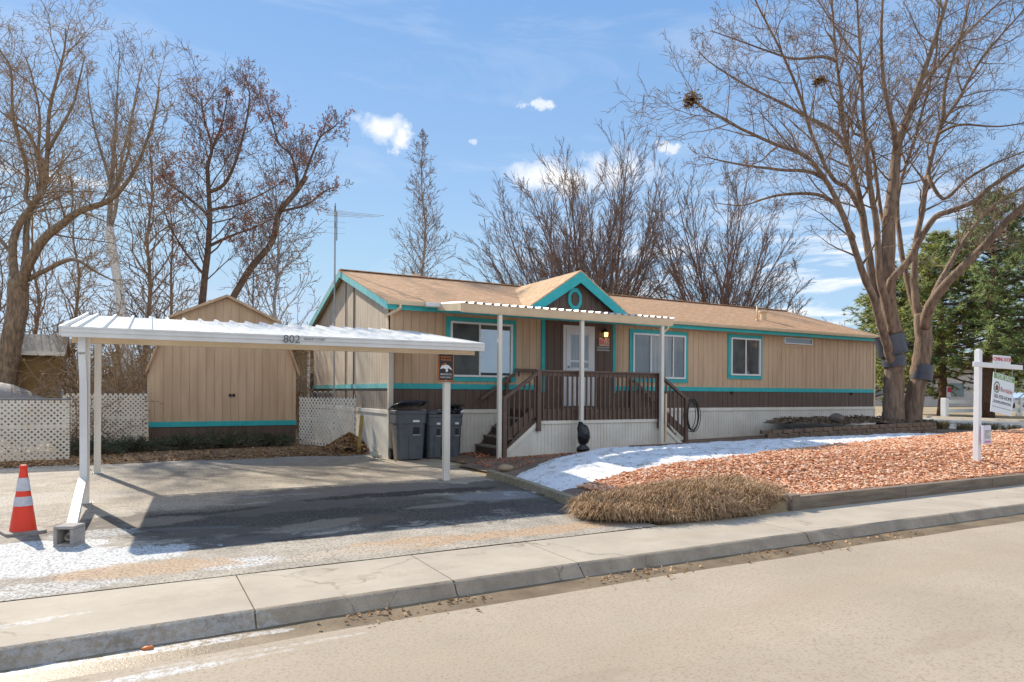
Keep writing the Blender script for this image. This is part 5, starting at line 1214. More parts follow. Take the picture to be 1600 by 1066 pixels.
class Tree:
    def __init__(s, seed, st): s.r = random.Random(seed); s.st = st; s.trunk = MB(); s.crown = MB(); s.tips = []
    def branch(s, p, d, L, r, lvl):
        st, rg = s.st, s.r
        ns = (7, 5, 4, 3, 2)[min(lvl, 4)]; P = [p]; D = []; seg = L/ns; w = st['wander']*(1+.25*lvl)
        x, y, z = p; dx, dy, dz_ = d
        for i in range(ns):
            dx += rg.gauss(0, w); dy += rg.gauss(0, w); dz_ += rg.gauss(0, w)+st['up']/ns*(1 if lvl < 3 else .6)
            l = math.sqrt(dx*dx+dy*dy+dz_*dz_); dx /= l; dy /= l; dz_ /= l
            x += dx*seg; y += dy*seg; z += dz_*seg; P.append((x,y,z)); D.append((dx,dy,dz_))
        rt = st['tipr']; Rr = [max(rt, r*(1-(i/ns))**.8) if i < ns else rt*.7 for i in range(ns+1)]
        s.emit(P, Rr, lvl)
        if lvl < st['maxl']: s.kids(P, D, L, Rr, lvl)
        else: s.tips.append(P[-1])
    def emit(s, P, Rr, lvl):
        if Rr[0] > s.st.get('thick', .03): s.trunk.tube(P, Rr, 8 if Rr[0] > .1 else 6, cap=False)
        else: ftube(s.crown, P, Rr, 3)
    def kids(s, P, D, L, Rr, lvl, start=None, dens=1.):
        st, rg = s.st, s.r; n = max(1, int(st['kids'][lvl]*dens*rg.uniform(.8,1.2))); ns = len(P)-1
        t0 = st['start'][lvl] if start is None else start
        az = rg.uniform(0, 6.28)
        for k in range(n):
            t = t0+(1-t0)*((k+rg.random())/n); f = t*ns; i = min(ns-1, int(f)); u = f-i
            p = tuple(P[i][q]+(P[i+1][q]-P[i][q])*u for q in range(3)); d = Vector(D[i]); az += 2.4+rg.gauss(0,.5)
            side = d.orthogonal().normalized(); side.rotate(Matrix.Rotation(az, 3, d)); an = R(rg.gauss(st['angle'], 9)); nd = d*math.cos(an)+side*math.sin(an)
            nl = L*st['ratio'][lvl]*(1.1-(st.get('taper',.55) if lvl == 0 else .55)*t)*rg.uniform(.7,1.25); nr = min(Rr[i]*.62, nl*st['rad']); nr = max(nr, st['tipr'])
            if st.get('maxlen') and nl > st['maxlen'][lvl]: nl = st['maxlen'][lvl]*rg.uniform(.6,1)*((1.15-t) if st.get('taper') and lvl == 0 else 1)
            s.branch(p, tuple(nd), nl, nr, lvl+1)
    def limb(s, pts, r0, r1, dens=1., start=.25, lvl=0, sides=10, flare=0.):
        "main limb along given points (smoothed)"
        C = [Vector(p) for p in pts]; Q = []
        for i in range(len(C)-1):
            a = C[max(0,i-1)]; b = C[i]; c = C[i+1]; d = C[min(len(C)-1,i+2)]
            for k in range(4): t = k/4; Q.append(.5*((2*b)+(c-a)*t+(2*a-5*b+4*c-d)*t*t+(3*b-a-3*c+d)*t**3))
        Q.append(C[-1]); n = len(Q); rad = [lerp(r0, r1, (i/(n-1))**.75)*(1+.025*s.r.uniform(-1,1)) for i in range(n)]
        if flare:
            for i in range(min(4,n)): rad[i] *= 1+flare*(1-i/4)**2
        for i in range(1, n-1): Q[i] = Q[i]+Vector((s.r.gauss(0,1),s.r.gauss(0,1),s.r.gauss(0,1)))*rad[i]*.05
        s.trunk.tube(Q, rad, sides)
        P = [tuple(q) for q in Q]; D = [tuple((Q[i+1]-Q[i]).normalized()) for i in range(n-1)]; L = sum((Q[i+1]-Q[i]).length for i in range(n-1))
        s.kids(P, D, L, rad, lvl, start, dens*L/6.)
    def build(s, name, loc, label, cat, group, tm, cm, leaves=None):
        t = thing(name, loc, label, cat, group)
        s.trunk.build('trunk', tm, t, smooth=True)
        if s.crown.v: s.crown.build('crown', cm, t)
        if leaves:
            n, size, mt, prob = leaves; m = MB(); rg = s.r
            for tp in s.tips:
                if rg.random() > prob(tp): continue
                for _ in range(n):
                    c = Vector(tp)+Vector((rg.gauss(0,.10),rg.gauss(0,.10),rg.gauss(-.02,.10))); e = Vector((rg.gauss(0,1),rg.gauss(0,1),rg.gauss(0,1))).normalized()*size*rg.uniform(.6,1.2); f_ = e.orthogonal().normalized()*size*.45; m.quad(c, c+e*.5+f_, c+e, c+e*.5-f_)
            if m.v: m.build('leaves', mt, t)
        return t
print('TREES'); 
D0 = 20.6
def L_(pts, d0, d1): n = len(pts)-1; return [PD(a, b, lerp(d0, d1, i/max(1,n))) for i, (a, b) in enumerate(pts)]
st_maple = dict(wander=.13, up=.22, kids=(16,7,5,3,0), start=(.15,.2,.2,.2), ratio=(.28,.50,.55,.6), angle=42, rad=.011, tipr=.0055, maxl=3, thick=.022, maxlen=(2.1,1.15,.7,.5))
T = Tree(101, st_maple); pxm = D0/1067
T.limb(L_([(1396,672),(1396,640),(1397,600),(1397,560),(1394,520)], D0, D0), 16.5*pxm, 13.5*pxm, 0.05, .9, flare=.25, sides=14)
T.limb(L_([(1393,570),(1386,540),(1376,505),(1366,470),(1349,430),(1336,390),(1320,344),(1300,298),(1283,272),(1259,244),(1210,225),(1161,203),(1128,185),(1094,165),(1076,152)], D0-.1, D0-3.4), 7.55*pxm, 0.69*pxm, 1.25, .30)
T.limb(L_([(1290,280),(1262,268),(1225,266),(1169,259),(1130,252),(1105,246)], D0-1.6, D0-3.4), 3.43*pxm, 0.61*pxm, 1.2, .1)
T.limb(L_([(1311,323),(1278,304),(1225,304),(1190,312),(1161,321),(1120,318)], D0-1.2, D0+1), 3.43*pxm, 0.61*pxm, 1.1, .15)
T.limb(L_([(1394,530),(1380,500),(1366,455),(1356,390),(1346,327),(1336,281),(1326,239),(1319,205),(1314,150),(1306,86),(1300,10),(1292,-50)], D0+.1, D0+1.2), 8.92*pxm, 1.14*pxm, 1.1, .35)
T.limb(L_([(1325,240),(1306,208),(1263,184),(1221,161),(1176,139),(1140,118),(1110,98),(1090,80)], D0+.4, D0+2.4), 4.12*pxm, 0.61*pxm, 1.2, .1)
T.limb(L_([(1306,95),(1285,89),(1240,92),(1200,80),(1150,62),(1110,48)], D0+1, D0-1), 3.09*pxm, 0.61*pxm, 1.1, .1)
T.limb(L_([(1347,335),(1325,295),(1300,278),(1270,215),(1250,150),(1225,90),(1200,40),(1180,0),(1165,-40)], D0+.3, D0-2), 4.12*pxm, 0.77*pxm, 1.1, .15)
T.limb(L_([(1396,525),(1384,470),(1374,430),(1369,347),(1359,288),(1354,232),(1349,183),(1345,100),(1340,20),(1338,-50)], D0-.2, D0-1.8), 7.55*pxm, 0.92*pxm, 1.05, .35)
T.limb(L_([(1396,525),(1388,480),(1387,429),(1389,347),(1395,298),(1402,229),(1411,205),(1422,170),(1450,94),(1476,11),(1495,-60)], D0, D0+.5), 15*pxm, 1.8*pxm, 1.05, .4)
T.limb(L_([(1400,232),(1396,200),(1381,131),(1377,56),(1379,-10),(1372,-60)], D0, D0-1.5), 4.80*pxm, 0.92*pxm, 1.1, .15)
T.limb(L_([(1414,200),(1440,140),(1488,75),(1525,38),(1575,-10),(1610,-50)], D0+.1, D0+2.2), 4.12*pxm, 0.77*pxm, 1.1, .15)
T.limb(L_([(1384,360),(1376,330),(1360,225),(1330,200),(1345,110),(1318,60),(1290,20),(1262,-30)], D0+.3, D0+2.8), 3.43*pxm, 0.69*pxm, 1.1, .25)
T.limb(L_([(1388,470),(1392,440),(1421,406),(1438,373),(1461,340),(1487,329),(1523,314),(1549,291),(1600,258),(1650,225),(1690,200)], D0-.1, D0-3), 6.86*pxm, 1.38*pxm, 1.0, .35)
T.build('maple_tree', tuple(PD(1396,672,D0)), 'left one of the twin big bare trees in the raised bed', 'tree', 'twin trees in the raised bed', bark, twigm)
T = Tree(102, st_maple); D1 = 20.9
T.limb(L_([(1424,672),(1426,640),(1433,600),(1440,560),(1443,520),(1441,490)], D1, D1), 14.5*pxm, 12*pxm, 0.05, .9, flare=.2, sides=14)
T.limb(L_([(1438,510),(1431,470),(1428,429),(1431,380),(1441,330),(1448,281),(1464,216),(1474,190),(1497,157),(1525,105),(1560,60),(1600,15),(1625,-20)], D1, D1+1.5), 6.86*pxm, 0.92*pxm, 1.1, .3)
T.limb(L_([(1434,500),(1418,440),(1408,390),(1402,334),(1406,290),(1425,230),(1445,160),(1462,90),(1468,10),(1475,-50)], D1+.2, D1+3), 5.49*pxm, 0.85*pxm, 1.0, .4)
T.limb(L_([(1444,512),(1454,478),(1477,445),(1513,409),(1549,373),(1579,340),(1612,312),(1660,280),(1700,250)], D1-.1, D1-3.4), 8.92*pxm, 2.29*pxm, .9, .35)
T.limb(L_([(1446,500),(1462,455),(1477,426),(1500,386),(1530,344),(1563,314),(1620,280),(1670,240)], D1+.1, D1+2.6), 6.18*pxm, 1.38*pxm, 1.0, .3)
T.limb(L_([(1450,275),(1474,311),(1510,281),(1549,258),(1595,239),(1650,220)], D1+.2, D1-2), 3.43*pxm, 0.77*pxm, 1.1, .15)
T.limb(L_([(1468,208),(1500,195),(1560,198),(1610,190)], D1+.6, D1-1), 2.75*pxm, 0.69*pxm, 1.1, .1)
T.limb(L_([(1474,190),(1478,130),(1500,60),(1515,0),(1525,-50)], D1+.7, D1+.2), 3.43*pxm, 0.77*pxm, 1.1, .15)
T.build('maple_tree', tuple(PD(1424,672,D1)), 'right leaning one of the twin big bare trees in the raised bed', 'tree', 'twin trees in the raised bed', bark, twigm)
# dark metal sleeves round the trunks
def sleeve(a, b, d_, r_, lab):
    m = MB(); A, B = PD(*a, d_), PD(*b, d_); n = 20; M = 6
    m.tube([A.lerp(B, k/M) for k in range(M+1)], [r_*(1+.03*math.sin(k*3)) for k in range(M+1)], n, cap=False); o = m.build('trunk_sleeve', pm('dull blue black sleeve', (.035,.04,.055), (.075,.08,.10), 4, .38, .1, 20), None, smooth=True); tag(o, lab, 'tree sleeve')
sleeve((1396,553), (1388,524), D0, .42, 'upper dark metal sleeve wrapped round the left trunk')
sleeve((1397,573), (1396,555), D0, .335, 'lower dark metal sleeve wrapped round the left trunk, just under another')
sleeve((1438,594), (1442,570), D1, .315, 'dark metal sleeve wrapped round the right leaning trunk')
for (a, b, d_, r_, lab) in ((1080,157,D0-3.8,.20,'rusty leaf clump nest at the left tip of the big bare tree'), (1280,127,D0-1.3,.13,'smaller leaf nest high inside the big bare tree')):
    c = PD(a, b, d_); m = MB(); rg = random.Random(int(a))
    for _ in range(420):
        q = c+Vector((rg.gauss(0,r_*.5),rg.gauss(0,r_*.5),rg.gauss(0,r_*.42))); e = Vector((rg.gauss(0,1),rg.gauss(0,1),rg.gauss(0,1))).normalized()*.09; f_ = e.orthogonal().normalized()*.035; m.quad(q, q+e*.5+f_, q+e, q+e*.5-f_)
    o = m.build('leaf_nest', nestm); tag(o, lab, 'nest')
# left cottonwood ------------------------------------------------------
st_cot = dict(wander=.15, up=.20, kids=(15,6,5,3,0), start=(.15,.2,.2,.2), ratio=(.30,.50,.55,.6), angle=44, rad=.011, tipr=.006, maxl=3, thick=.028, maxlen=(2.6,1.4,.8,.5))
st_cot2 = dict(st_cot, maxlen=(3.6,1.9,1.0,.6), kids=(14,7,5,3,0), tipr=.007)
T = Tree(201, st_cot2); DL = 27.; q = DL/1067
T.limb(L_([(2,655),(8,600),(18,540),(27,480),(30,440)], DL, DL), 14.40*q, 14.40*q, .05, .9, flare=.3, sides=14)
T.limb(L_([(28,455),(19,392),(30,350),(55,316),(70,287),(74,236),(78,169),(93,110),(101,76),(103,45)], DL, DL+1), 7.20*q, 0.90*q, 1.3, .25)
T.limb(L_([(32,450),(40,401),(42,350),(50,325),(64,300),(60,240),(62,180),(50,120),(40,90)], DL+.1, DL+2), 5.76*q, 0.90*q, 1.2, .3)
T.limb(L_([(32,450),(40,424),(63,380),(97,350),(127,329),(165,316),(190,295),(215,257),(240,186),(249,135)], DL-.1, DL-2.5), 9.36*q, 0.90*q, 1.2, .25)
T.limb(L_([(36,440),(60,428),(105,407),(125,409),(150,425),(180,440)], DL, DL-1.5), 5.04*q, 0.90*q, .9, .3)
T.limb(L_([(52,318),(40,308),(42,266),(21,186),(17,110),(0,80),(-15,50)], DL, DL+1.8), 4.32*q, 0.90*q, 1.2, .15)
T.limb(L_([(70,270),(46,211),(20,190),(-10,165)], DL, DL-1.5), 3.60*q, 0.90*q, 1.2, .15)
T.limb(L_([(75,235),(95,200),(115,160),(125,120),(132,90)], DL+.2, DL+1.5), 3.24*q, 0.81*q, 1.3, .1)
T.limb(L_([(22,400),(5,380),(-20,350),(-50,320)], DL, DL+1), 4.32*q, 0.90*q, 1, .15)
T.limb(L_([(170,315),(185,280),(200,240),(205,190),(215,150)], DL-1.5, DL-.5), 2.88*q, 0.72*q, 1.2, .1)
tt = T.build('cottonwood_tree', tuple(PD(2,655,DL)), 'tall bare tan limbed tree at the left edge behind the lattice fence', 'tree', None, barkl, twigt, (2, .05, tanleaf, lambda p: .22 if p[2] > 8 else .05))
# birch
st_bir = dict(wander=.12, up=.35, kids=(13,7,5,3,0), start=(.2,.2,.2,.2), ratio=(.26,.50,.55,.6), angle=38, rad=.010, tipr=.006, maxl=3, thick=.028, maxlen=(2.2,1.2,.7,.5))
T = Tree(301, st_bir); DB = 29.; q = DB/1067
T.limb(L_([(203,640),(200,600),(195,550),(190,500),(186,450),(178,405),(171,355)], DB, DB), 6.84*q, 6.30*q, .04, .9, sides=12)
m_birch = T.trunk; T.trunk = MB()
T.limb(L_([(171,358),(173,310),(177,250),(181,200),(183,150),(187,80)], DB, DB+.6), 4.68*q, 0.72*q, 1.5, .15)
T.limb(L_([(172,356),(181,325),(188,260),(202,200),(214,140),(222,100)], DB, DB-1), 3.60*q, 0.72*q, 1.3, .2)
T.limb(L_([(176,300),(165,260),(150,210),(140,160),(136,120)], DB, DB+1), 2.88*q, 0.72*q, 1.2, .15)
tt = T.build('birch_tree', tuple(PD(203,640,DB)), 'slender white barked birch rising behind the carport roof', 'tree', None, pm('grey upper birch bark', (.40,.36,.31), (.24,.20,.16), 5, .9), twigm)
m_birch.build('white_trunk', birchm, tt, smooth=True)
# rust leaved tree
T = Tree(401, dict(st_cot, up=.45, kids=(16,8,6,2,0), wander=.14, tipr=.009, maxlen=(3.6,1.8,.9,.5))); DR = 33.; q = DR/1067
T.limb(L_([(316,560),(316,500),(316,468),(324,400),(328,333),(324,265),(331,231),(320,190),(314,155)], DR, DR), 7.92*q, 0.90*q, 1.2, .3, flare=.2)
T.limb(L_([(345,560),(355,500),(365,464),(395,415),(425,378),(436,333),(463,299),(478,276)], DR, DR-2), 6.48*q, 3.60*q, .9, .3)
T.limb(L_([(465,297),(463,276),(455,243),(436,224),(425,190),(414,149)], DR-1.6, DR-.5), 2.88*q, 0.72*q, 1.5, .1)
T.limb(L_([(470,290),(485,250),(500,215),(520,200),(530,190)], DR-1.9, DR-3), 2.16*q, 0.72*q, 1.5, .1)
T.limb(L_([(440,330),(480,320),(505,300),(530,290)], DR-1.4, DR-2), 2.16*q, 0.72*q, 1.3, .1)
T.limb(L_([(326,385),(358,370),(399,355),(430,340)], DR, DR-1), 2.88*q, 0.72*q, 1.2, .15)
T.limb(L_([(328,330),(343,325),(369,321),(410,303),(440,285)], DR, DR+1.5), 2.88*q, 0.72*q, 1.2, .15)
T.limb(L_([(326,300),(350,288),(369,250),(384,194),(390,150),(384,125)], DR, DR+1), 3.60*q, 0.72*q, 1.4, .1)
T.limb(L_([(322,430),(313,423),(286,389),(264,351),(255,320)], DR, DR-1), 2.88*q, 0.72*q, 1.2, .2)
T.limb(L_([(326,340),(313,325),(275,295),(256,280),(253,245)], DR, DR+1), 2.88*q, 0.72*q, 1.2, .2)
T.limb(L_([(330,235),(345,200),(352,170),(356,145)], DR, DR+.5), 2.52*q, 0.72*q, 1.4, .1)
T.build('rust_leaved_tree', tuple(PD(316,600,DR)), 'bare tree with rust red dead leaves rising behind the beige shed', 'tree', None, pm('reddish brown bark', (.20,.135,.095), (.11,.075,.055), 4, .95, .8, 14), twigp, (4, .12, rustleaf, lambda p: .06+.42*max(0, fnoise(p[0]*.8, p[2]*.8, .8, 2))))
# generic distant trees
def gen_tree(name, seed, px, py, d_, H_, style, lab, tm, cm, group=None, r0=None):
    b = PD(px, py, d_); b.z = Gbig(b.x, b.y)-.1; rg = random.Random(seed)
    st = dict(st_cot, **style); T = Tree(seed, st)
    ns = st.get('stems', 1); r0 = r0 or H_*.013
    if ns == 1:
        pts = [b+Vector((rg.gauss(0,.012)*H_*(k>0), rg.gauss(0,.012)*H_*(k>0), H_*k/6)) for k in range(7)]
        T.limb(pts, r0, .02, st.get('dens', 1.), st.get('cs', .2))
    else:
        for k in range(ns):
            a = 2.4*k+rg.uniform(-.4,.4); th_ = R(st['tilt'])*math.sqrt((k+.5)/ns)*rg.uniform(.85,1.1); LL = H_*(1-.40*(th_/R(st['tilt']))**2)*rg.uniform(.9,1.03)
            w1_, w2_ = rg.uniform(-.03,.03), rg.uniform(-.03,.03)
            fk = Vector((0,0,st.get('fork',0))); pts = [b+fk*(1 if t else .9)+Vector((math.cos(a)*math.sin(th_)*LL*(t-.12*t*t)+w1_*LL*math.sin(t*5), math.sin(a)*math.sin(th_)*LL*(t-.12*t*t)+w2_*LL*math.sin(t*4), LL*math.cos(th_)*t+.10*LL*math.sin(th_)*t*t)) for t in (0,.15,.35,.55,.75,1)]
            T.limb(pts, r0*rg.uniform(.6,1), .015, st.get('dens', 1.), .15)
    if st.get('fork'): T.trunk.tube([b+Vector((0,0,st['fork']*k/4)) for k in range(5)], [r0*2.2,r0*1.9,r0*1.8,r0*1.8,r0*1.5], 10)
    return T.build(name, tuple(b), lab, 'tree', group, tm, cm)
asp = dict(taper=1.0, kids=(30,7,4,0), maxl=3, angle=40, up=.25, wander=.12, ratio=(.24,.48,.5,.5), tipr=.010, start=(.15,.2,.2,.2), maxlen=(2.9,1.4,.8,.5))
gen_tree('aspen_tree', 501, 658, 500, 40, 16.4, dict(asp, cs=.30), 'narrow pale bare aspen standing alone beyond the roof left of the dormer', pm('pale aspen bark', (.42,.38,.34), (.28,.25,.22), 5, .9), twigm, r0=.17)
vase = dict(stems=20, tilt=54, fork=3.2, kids=(10,8,5,0), maxl=3, angle=21, up=.06, wander=.055, ratio=(.36,.5,.5,.5), tipr=.0085, start=(.15,.15,.15,.2), maxlen=(3.0,1.5,.8,.5), dens=1.)
gen_tree('vase_tree', 502, 872, 500, 37, 9.2, dict(vase, tilt=58), 'round crowned purple grey bare tree just left of the dormer peak', twigp, twigp, 'round crowned bare trees behind the roof', r0=.15)
gen_tree('vase_tree', 503, 936, 500, 38, 11.6, dict(vase, tilt=46), 'tallest round crowned bare tree rising right behind the dormer peak', twigp, twigp, 'round crowned bare trees behind the roof', r0=.18)
gen_tree('vase_tree', 504, 1118, 500, 38, 10.0, dict(vase, tilt=50), 'round crowned bare tree with reddish stems behind the roof left of the vent pipe', pm('reddish stems', (.30,.17,.13), (.19,.12,.10), 4, .9), twigp, 'round crowned bare trees behind the roof', r0=.15)
gen_tree('vase_tree', 505, 1176, 500, 38, 6.4, dict(vase, stems=12, tilt=66, fork=2), 'wide low bare tree behind the vent pipe on the roof', twigp, twigp, 'round crowned bare trees behind the roof', r0=.13)
far = dict(kids=(14,6,4,0), maxl=3, angle=38, up=.3, wander=.12, ratio=(.34,.5,.5,.5), tipr=.012, start=(.15,.2,.2,.2), maxlen=(3.4,1.8,1.0,.6), cs=.25)
gen_tree('bare_tree', 507, 1238, 500, 60, 9.5, far, 'small faint bare tree far beyond the right part of the roof', twigm, twigm, 'faint trees beyond the roof')
gen_tree('bare_tree', 508, 1312, 500, 80, 9.0, far, 'tiny faint bare tree just left of the big tree beyond the roof end', twigm, twigm, 'faint trees beyond the roof')
LT = [(-15,30,13,'bare grey tree at the very left edge behind the tan limbed one'),(55,33,11,'mid height bare tree above the ochre shed'),(118,31,10,'bare tree between the tall left tree and the birch'),(232,30,12.0,'bare tree right of the white birch'),(268,34,11,'bare tree left of the rust leaved tree'),(432,31,10.5,'pale grey bare tree between the rust leaved tree and the antenna'),(395,36,9,'short bare tree behind the right part of the shed roof')]
for i, (px, d_, H_, lab) in enumerate(LT):
    gen_tree('bare_tree', 600+i, px, 560, d_, H_, dict(far, kids=(18,6,4,0), wander=.17, up=.35, dens=1.1, cs=.12, maxlen=(3.6,1.7,1.0,.6)), lab, twigm if i != 5 else pm('pale grey bark', (.36,.33,.30), (.26,.23,.20), 5, .9), twigt if i in (1,2,4) else twigm, 'bare trees behind the fence')
# thicket of shrubs behind the fence and shed
th = MB(); rg = random.Random(77); T = Tree(777, dict(st_cot, kids=(0,5,4,0), maxl=3, up=.25, wander=.20, angle=45, ratio=(.5,.5,.5,.5), tipr=.010, start=(.1,.1,.15,.2), thick=9))
T.trunk = T.crown
for i in range(150):
    px = rg.uniform(-60, 490); d_ = rg.uniform(22.5, 36); b = PD(px, 600, d_); 
    if b.x < -6.9-.12*(b.y-18) and b.y < 22: continue
    b.z = .1; H_ = rg.uniform(2.6, 5.6)*(.55+.45*sstep(-60, 120, px))*(1 if px < 320 else .8)
    for k in range(7): a = rg.uniform(0,6.28); sp = rg.uniform(.1,.5); T.branch(tuple(b+Vector((rg.gauss(0,.4),rg.gauss(0,.4),0))), tuple(Vector((math.cos(a)*sp, math.sin(a)*sp, 1)).normalized()), H_*rg.uniform(.6,1), .03, 1)
o = T.crown.build('thicket', twigt); tag(o, 'dense tan brown tangle of bare shrubs behind the left fence and shed', 'thicket', kind='stuff')
lv = MB()
for tp in T.tips:
    if rg.random() < .35:
        c = Vector(tp); e = Vector((rg.gauss(0,1),rg.gauss(0,1),rg.gauss(0,1))).normalized()*.10; f_ = e.orthogonal().normalized()*.04; lv.quad(c, c+e*.5+f_, c+e, c+e*.5-f_)
lv.build('leaves', tanleaf, o)['kind'] = 'stuff'
# grey brush behind the left fence
T = Tree(778, dict(st_cot, kids=(0,5,4,0), maxl=3, up=.15, wander=.25, angle=50, ratio=(.5,.5,.5,.5), tipr=.006, start=(.1,.1,.15,.2), thick=9)); T.trunk = T.crown
for i in range(22):
    x = rg.uniform(-10.5,-5.6); y = rg.uniform(3.6,5.6); 
    for k in range(5): a = rg.uniform(0,6.28); sp = rg.uniform(.2,.9); T.branch((x,y,.1), tuple(Vector((math.cos(a)*sp, math.sin(a)*sp, 1)).normalized()), rg.uniform(1.2,1.95), .016, 1)
o = T.crown.build('brush', twigm); tag(o, 'tangled grey bare brush right behind the left lattice fence', 'brush', kind='stuff')
# far tree line
T = Tree(779, dict(st_cot, kids=(0,5,3,0), maxl=3, up=.35, wander=.12, angle=35, ratio=(.5,.5,.5,.5), tipr=.03, start=(.1,.1,.15,.2), thick=9)); T.trunk = T.crown
for i in range(330):
    px = rg.uniform(-500, 2100); 
    if 560 < px < 1330: continue
    d_ = rg.uniform(75, 130); b = PD(px, 615, d_); b.z = .2; H_ = rg.uniform(3.5, 8)*(1.25 if px < 500 else .8)
    for k in range(3): a = rg.uniform(0,6.28); sp = rg.uniform(.1,.4); T.branch(tuple(b+Vector((rg.gauss(0,.8),rg.gauss(0,.8),0))), tuple(Vector((math.cos(a)*sp, math.sin(a)*sp, 1)).normalized()), H_*rg.uniform(.6,1), .10, 1)
o = T.crown.build('far_woods', twigm); tag(o, 'distant grey band of bare woods along the horizon', 'woods', kind='stuff')
# pines ---------------------------------------------------------------
def pine(seed, px, py, d_, H_, Rm, h0, lab, mt, z0=.36, ntuft=30, nbr=95):
    b = PD(px, py, d_); b.z = z0-.1; rg = random.Random(seed); t = thing('pine_tree', tuple(b), lab, 'pine tree', 'pines beyond the cross street')
    tr = MB(); tp = [b+Vector((rg.gauss(0,.08)*(k>0), rg.gauss(0,.08)*(k>0), H_*k/8)) for k in range(9)]; tr.tube(tp, [.30*(1-k/8*.92) for k in range(9)], 10); nd = MB(); br = MB()
    az = 0
    for i in range(nbr):
        u = (i+.5)/nbr; h = lerp(h0, H_*.985, u**.9); az += 2.4+rg.gauss(0,.4); L = Rm*(1-u**1.6)**.8*rg.uniform(.55,1.1)+.35
        k = h/H_*8; i0 = min(7,int(k)); o = tp[i0].lerp(tp[i0+1], k-i0); el = lerp(-.05, .7, u)+rg.gauss(0,.1)
        d = Vector((math.cos(az)*math.cos(el), math.sin(az)*math.cos(el), math.sin(el))); P = [o+d*L*s_+Vector((0,0,-.16*L*math.sin(s_*2.2)+.22*L*s_*s_*s_)) for s_ in (0,.25,.5,.75,1)]
        ftube(br, [tuple(q_) for q_ in P], [.05*(1-s_)+.012 for s_ in (0,.25,.5,.75,1)], 4)
        for _ in range(int(ntuft*L/Rm)+6):
            s_ = rg.uniform(.30,1.0)**.8; f = s_*4; i1 = min(3,int(f)); c = P[i1].lerp(P[i1+1], f-i1); sp_ = L*.20*(1.15-s_*.6)
            c2 = c+Vector((rg.gauss(0,sp_),rg.gauss(0,sp_),rg.gauss(.05,sp_*.45)))
            ftube(br, [tuple(c), tuple(c2)], [.014,.006], 3)
            for q_ in range(20):
                e = Vector((rg.gauss(0,1),rg.gauss(0,1),rg.gauss(.35,.9))).normalized()*rg.uniform(.20,.38); s2 = e.orthogonal().normalized()*.030; nd.tri(c2-s2, c2+s2, c2+e)
    tr.build('trunk', pinebark, t, smooth=True); br.build('branches', pinebark, t); nd.build('needles', mt, t)
pine(801, 1472, 650, 40, 10.6, 4.8, 2.4, 'yellow green pine directly behind the twin bare trunks', pinem, nbr=100, ntuft=34)
pine(802, 1545, 650, 37, 12.2, 4.2, 3.1, 'dark green pine with reddish trunk behind the sign post', pined, nbr=85, ntuft=24)
pine(803, 1640, 650, 43, 13.5, 4.6, 2.6, 'dark green pine at the right edge of the picture', pined, nbr=80, ntuft=22)
pine(804, 1392, 645, 44, 9.0, 3.1, 1.6, 'smaller yellow green pine farther back left of the bare trunks', pinem, nbr=80, ntuft=26)
# white rail fence, marker, building and car beyond the cross street
pA, pB = GZ(1476,652,.40), GZ(1592,648.5,.40); pC = pA+(pB-pA)*1.9
rfn = thing('rail_fence', tuple(pA), 'low white two rail fence across the cross street', 'fence')
for k in range(3):
    p = pA.lerp(pC, k/1.9) if k < 2 else pC; m = MB(); m.box(p.x-.14,p.x+.14,p.y-.14,p.y+.14,.3,1.42); m.build('post', white, rfn, bevel=.02)
for z in (.72, 1.22):
    m = MB(); m.bar((pA.x,pA.y,z),(pC.x,pC.y,z),.07,.20); m.build('rail', white, rfn)
p = GZ(1481,650,.40); mk = thing('marker_sign', tuple(p), 'small red and white marker plate on a thin post by the rail fence', 'sign')
m = MB(); m.box(p.x-.03,p.x+.03,p.y-.03,p.y+.03,.3,1.7); m.build('post', darkmetal, mk)
m = MB(); m.box(p.x-.2,p.x+.2,p.y-.06,p.y-.035,1.45,2.05); m.build('plate', signwhite, mk); m = MB(); m.box(p.x-.17,p.x+.17,p.y-.075,p.y-.061,1.72,2.0); m.build('plate_print', red, mk)
bb = PD(1440, 600, 78); fb_ = thing('far_building', tuple(bb), 'long pale building far behind the pines', 'building')
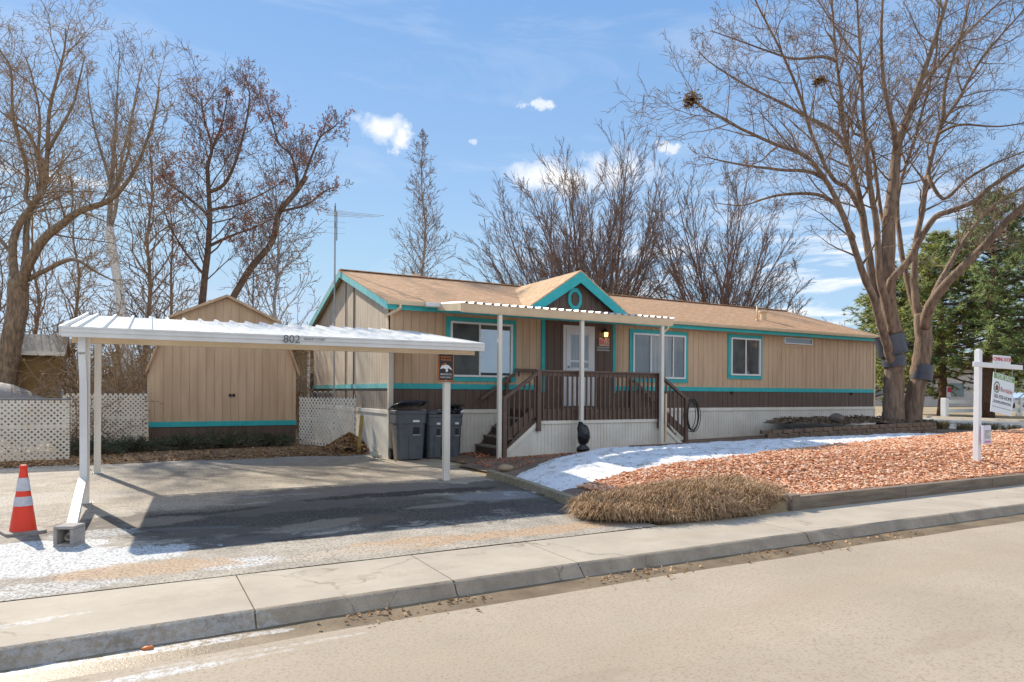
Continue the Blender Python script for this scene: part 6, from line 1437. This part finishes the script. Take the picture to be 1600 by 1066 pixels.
m = MB(); cdr = Vector((CC, -SS, 0)); cdf = Vector((SS, CC, 0)); A = bb-cdr*9; m.hexa([A+Vector((0,0,-3)), A+cdr*26+Vector((0,0,-3)), A+cdr*26+cdf*9+Vector((0,0,-3)), A+cdf*9+Vector((0,0,-3)), A+Vector((0,0,1.7)), A+cdr*26+Vector((0,0,1.7)), A+cdr*26+cdf*9+Vector((0,0,1.7)), A+cdf*9+Vector((0,0,1.7))]); m.build('wall', pm('pale stucco', (.55,.50,.46), (.48,.43,.39), 1, .9), fb_)
m = MB(); A = A-cdr*.5-cdf*.5+Vector((0,0,1.7)); q_ = [A, A+cdr*27, A+cdr*27+cdf*5+Vector((0,0,1.6)), A+cdf*5+Vector((0,0,1.6))]; m.hexa(q_+[v+Vector((0,0,.2)) for v in q_]); m.build('roof', pm('grey roof', (.22,.20,.19), (.28,.26,.24), 3, .9), fb_)
for k in range(5):
    A = bb-cdr*9+cdr*(3+k*4.6)-cdf*.06; m = MB(); q_ = [A+Vector((0,0,-1.4)), A+cdr*1.6+Vector((0,0,-1.4)), A+cdr*1.6+cdf*.05+Vector((0,0,-1.4)), A+cdf*.05+Vector((0,0,-1.4))]; m.hexa(q_+[v+Vector((0,0,1.5)) for v in q_]); m.build('window', darkglass, fb_)
# parked car at the right edge
pc_ = GZ(1600,622,.40); pc_ = PD(1601, 612, 58); pc_.z = .4
car = thing('parked_car', tuple(pc_), 'pale blue parked car partly cut by the right edge of the picture', 'car', rz=R(-25))
prof = [(-2.2,.35),(-2.25,.75),(-2.0,.92),(-1.3,1.0),(-.75,1.42),(.7,1.45),(1.35,1.02),(2.15,.85),(2.25,.5),(2.2,.32)]
m = MB(); m.prism(prof, (0,-.85,0), (1,0,0), (0,0,1), (0,1,0), 1.7); m.build('body', pm('pale blue car paint', (.35,.45,.58), None, rough=.25, coat=.5), car, bevel=.06, local=True)
for yy in (-.87,.86):
    m = MB(); m.prism([(-1.15,1.0),(-.7,1.36),(.62,1.38),(1.15,1.02)], (0,yy,0), (1,0,0), (0,0,1), (0,1,0), .012); m.build('window', darkglass, car, local=True)
for xx in (-1.4,1.4):
    for yy in (-.9,.68): m = MB(); m.tube([(xx,yy,.32),(xx,yy+.22,.32)], .32, 18); w_ = m.build('wheel', black, car, local=True)
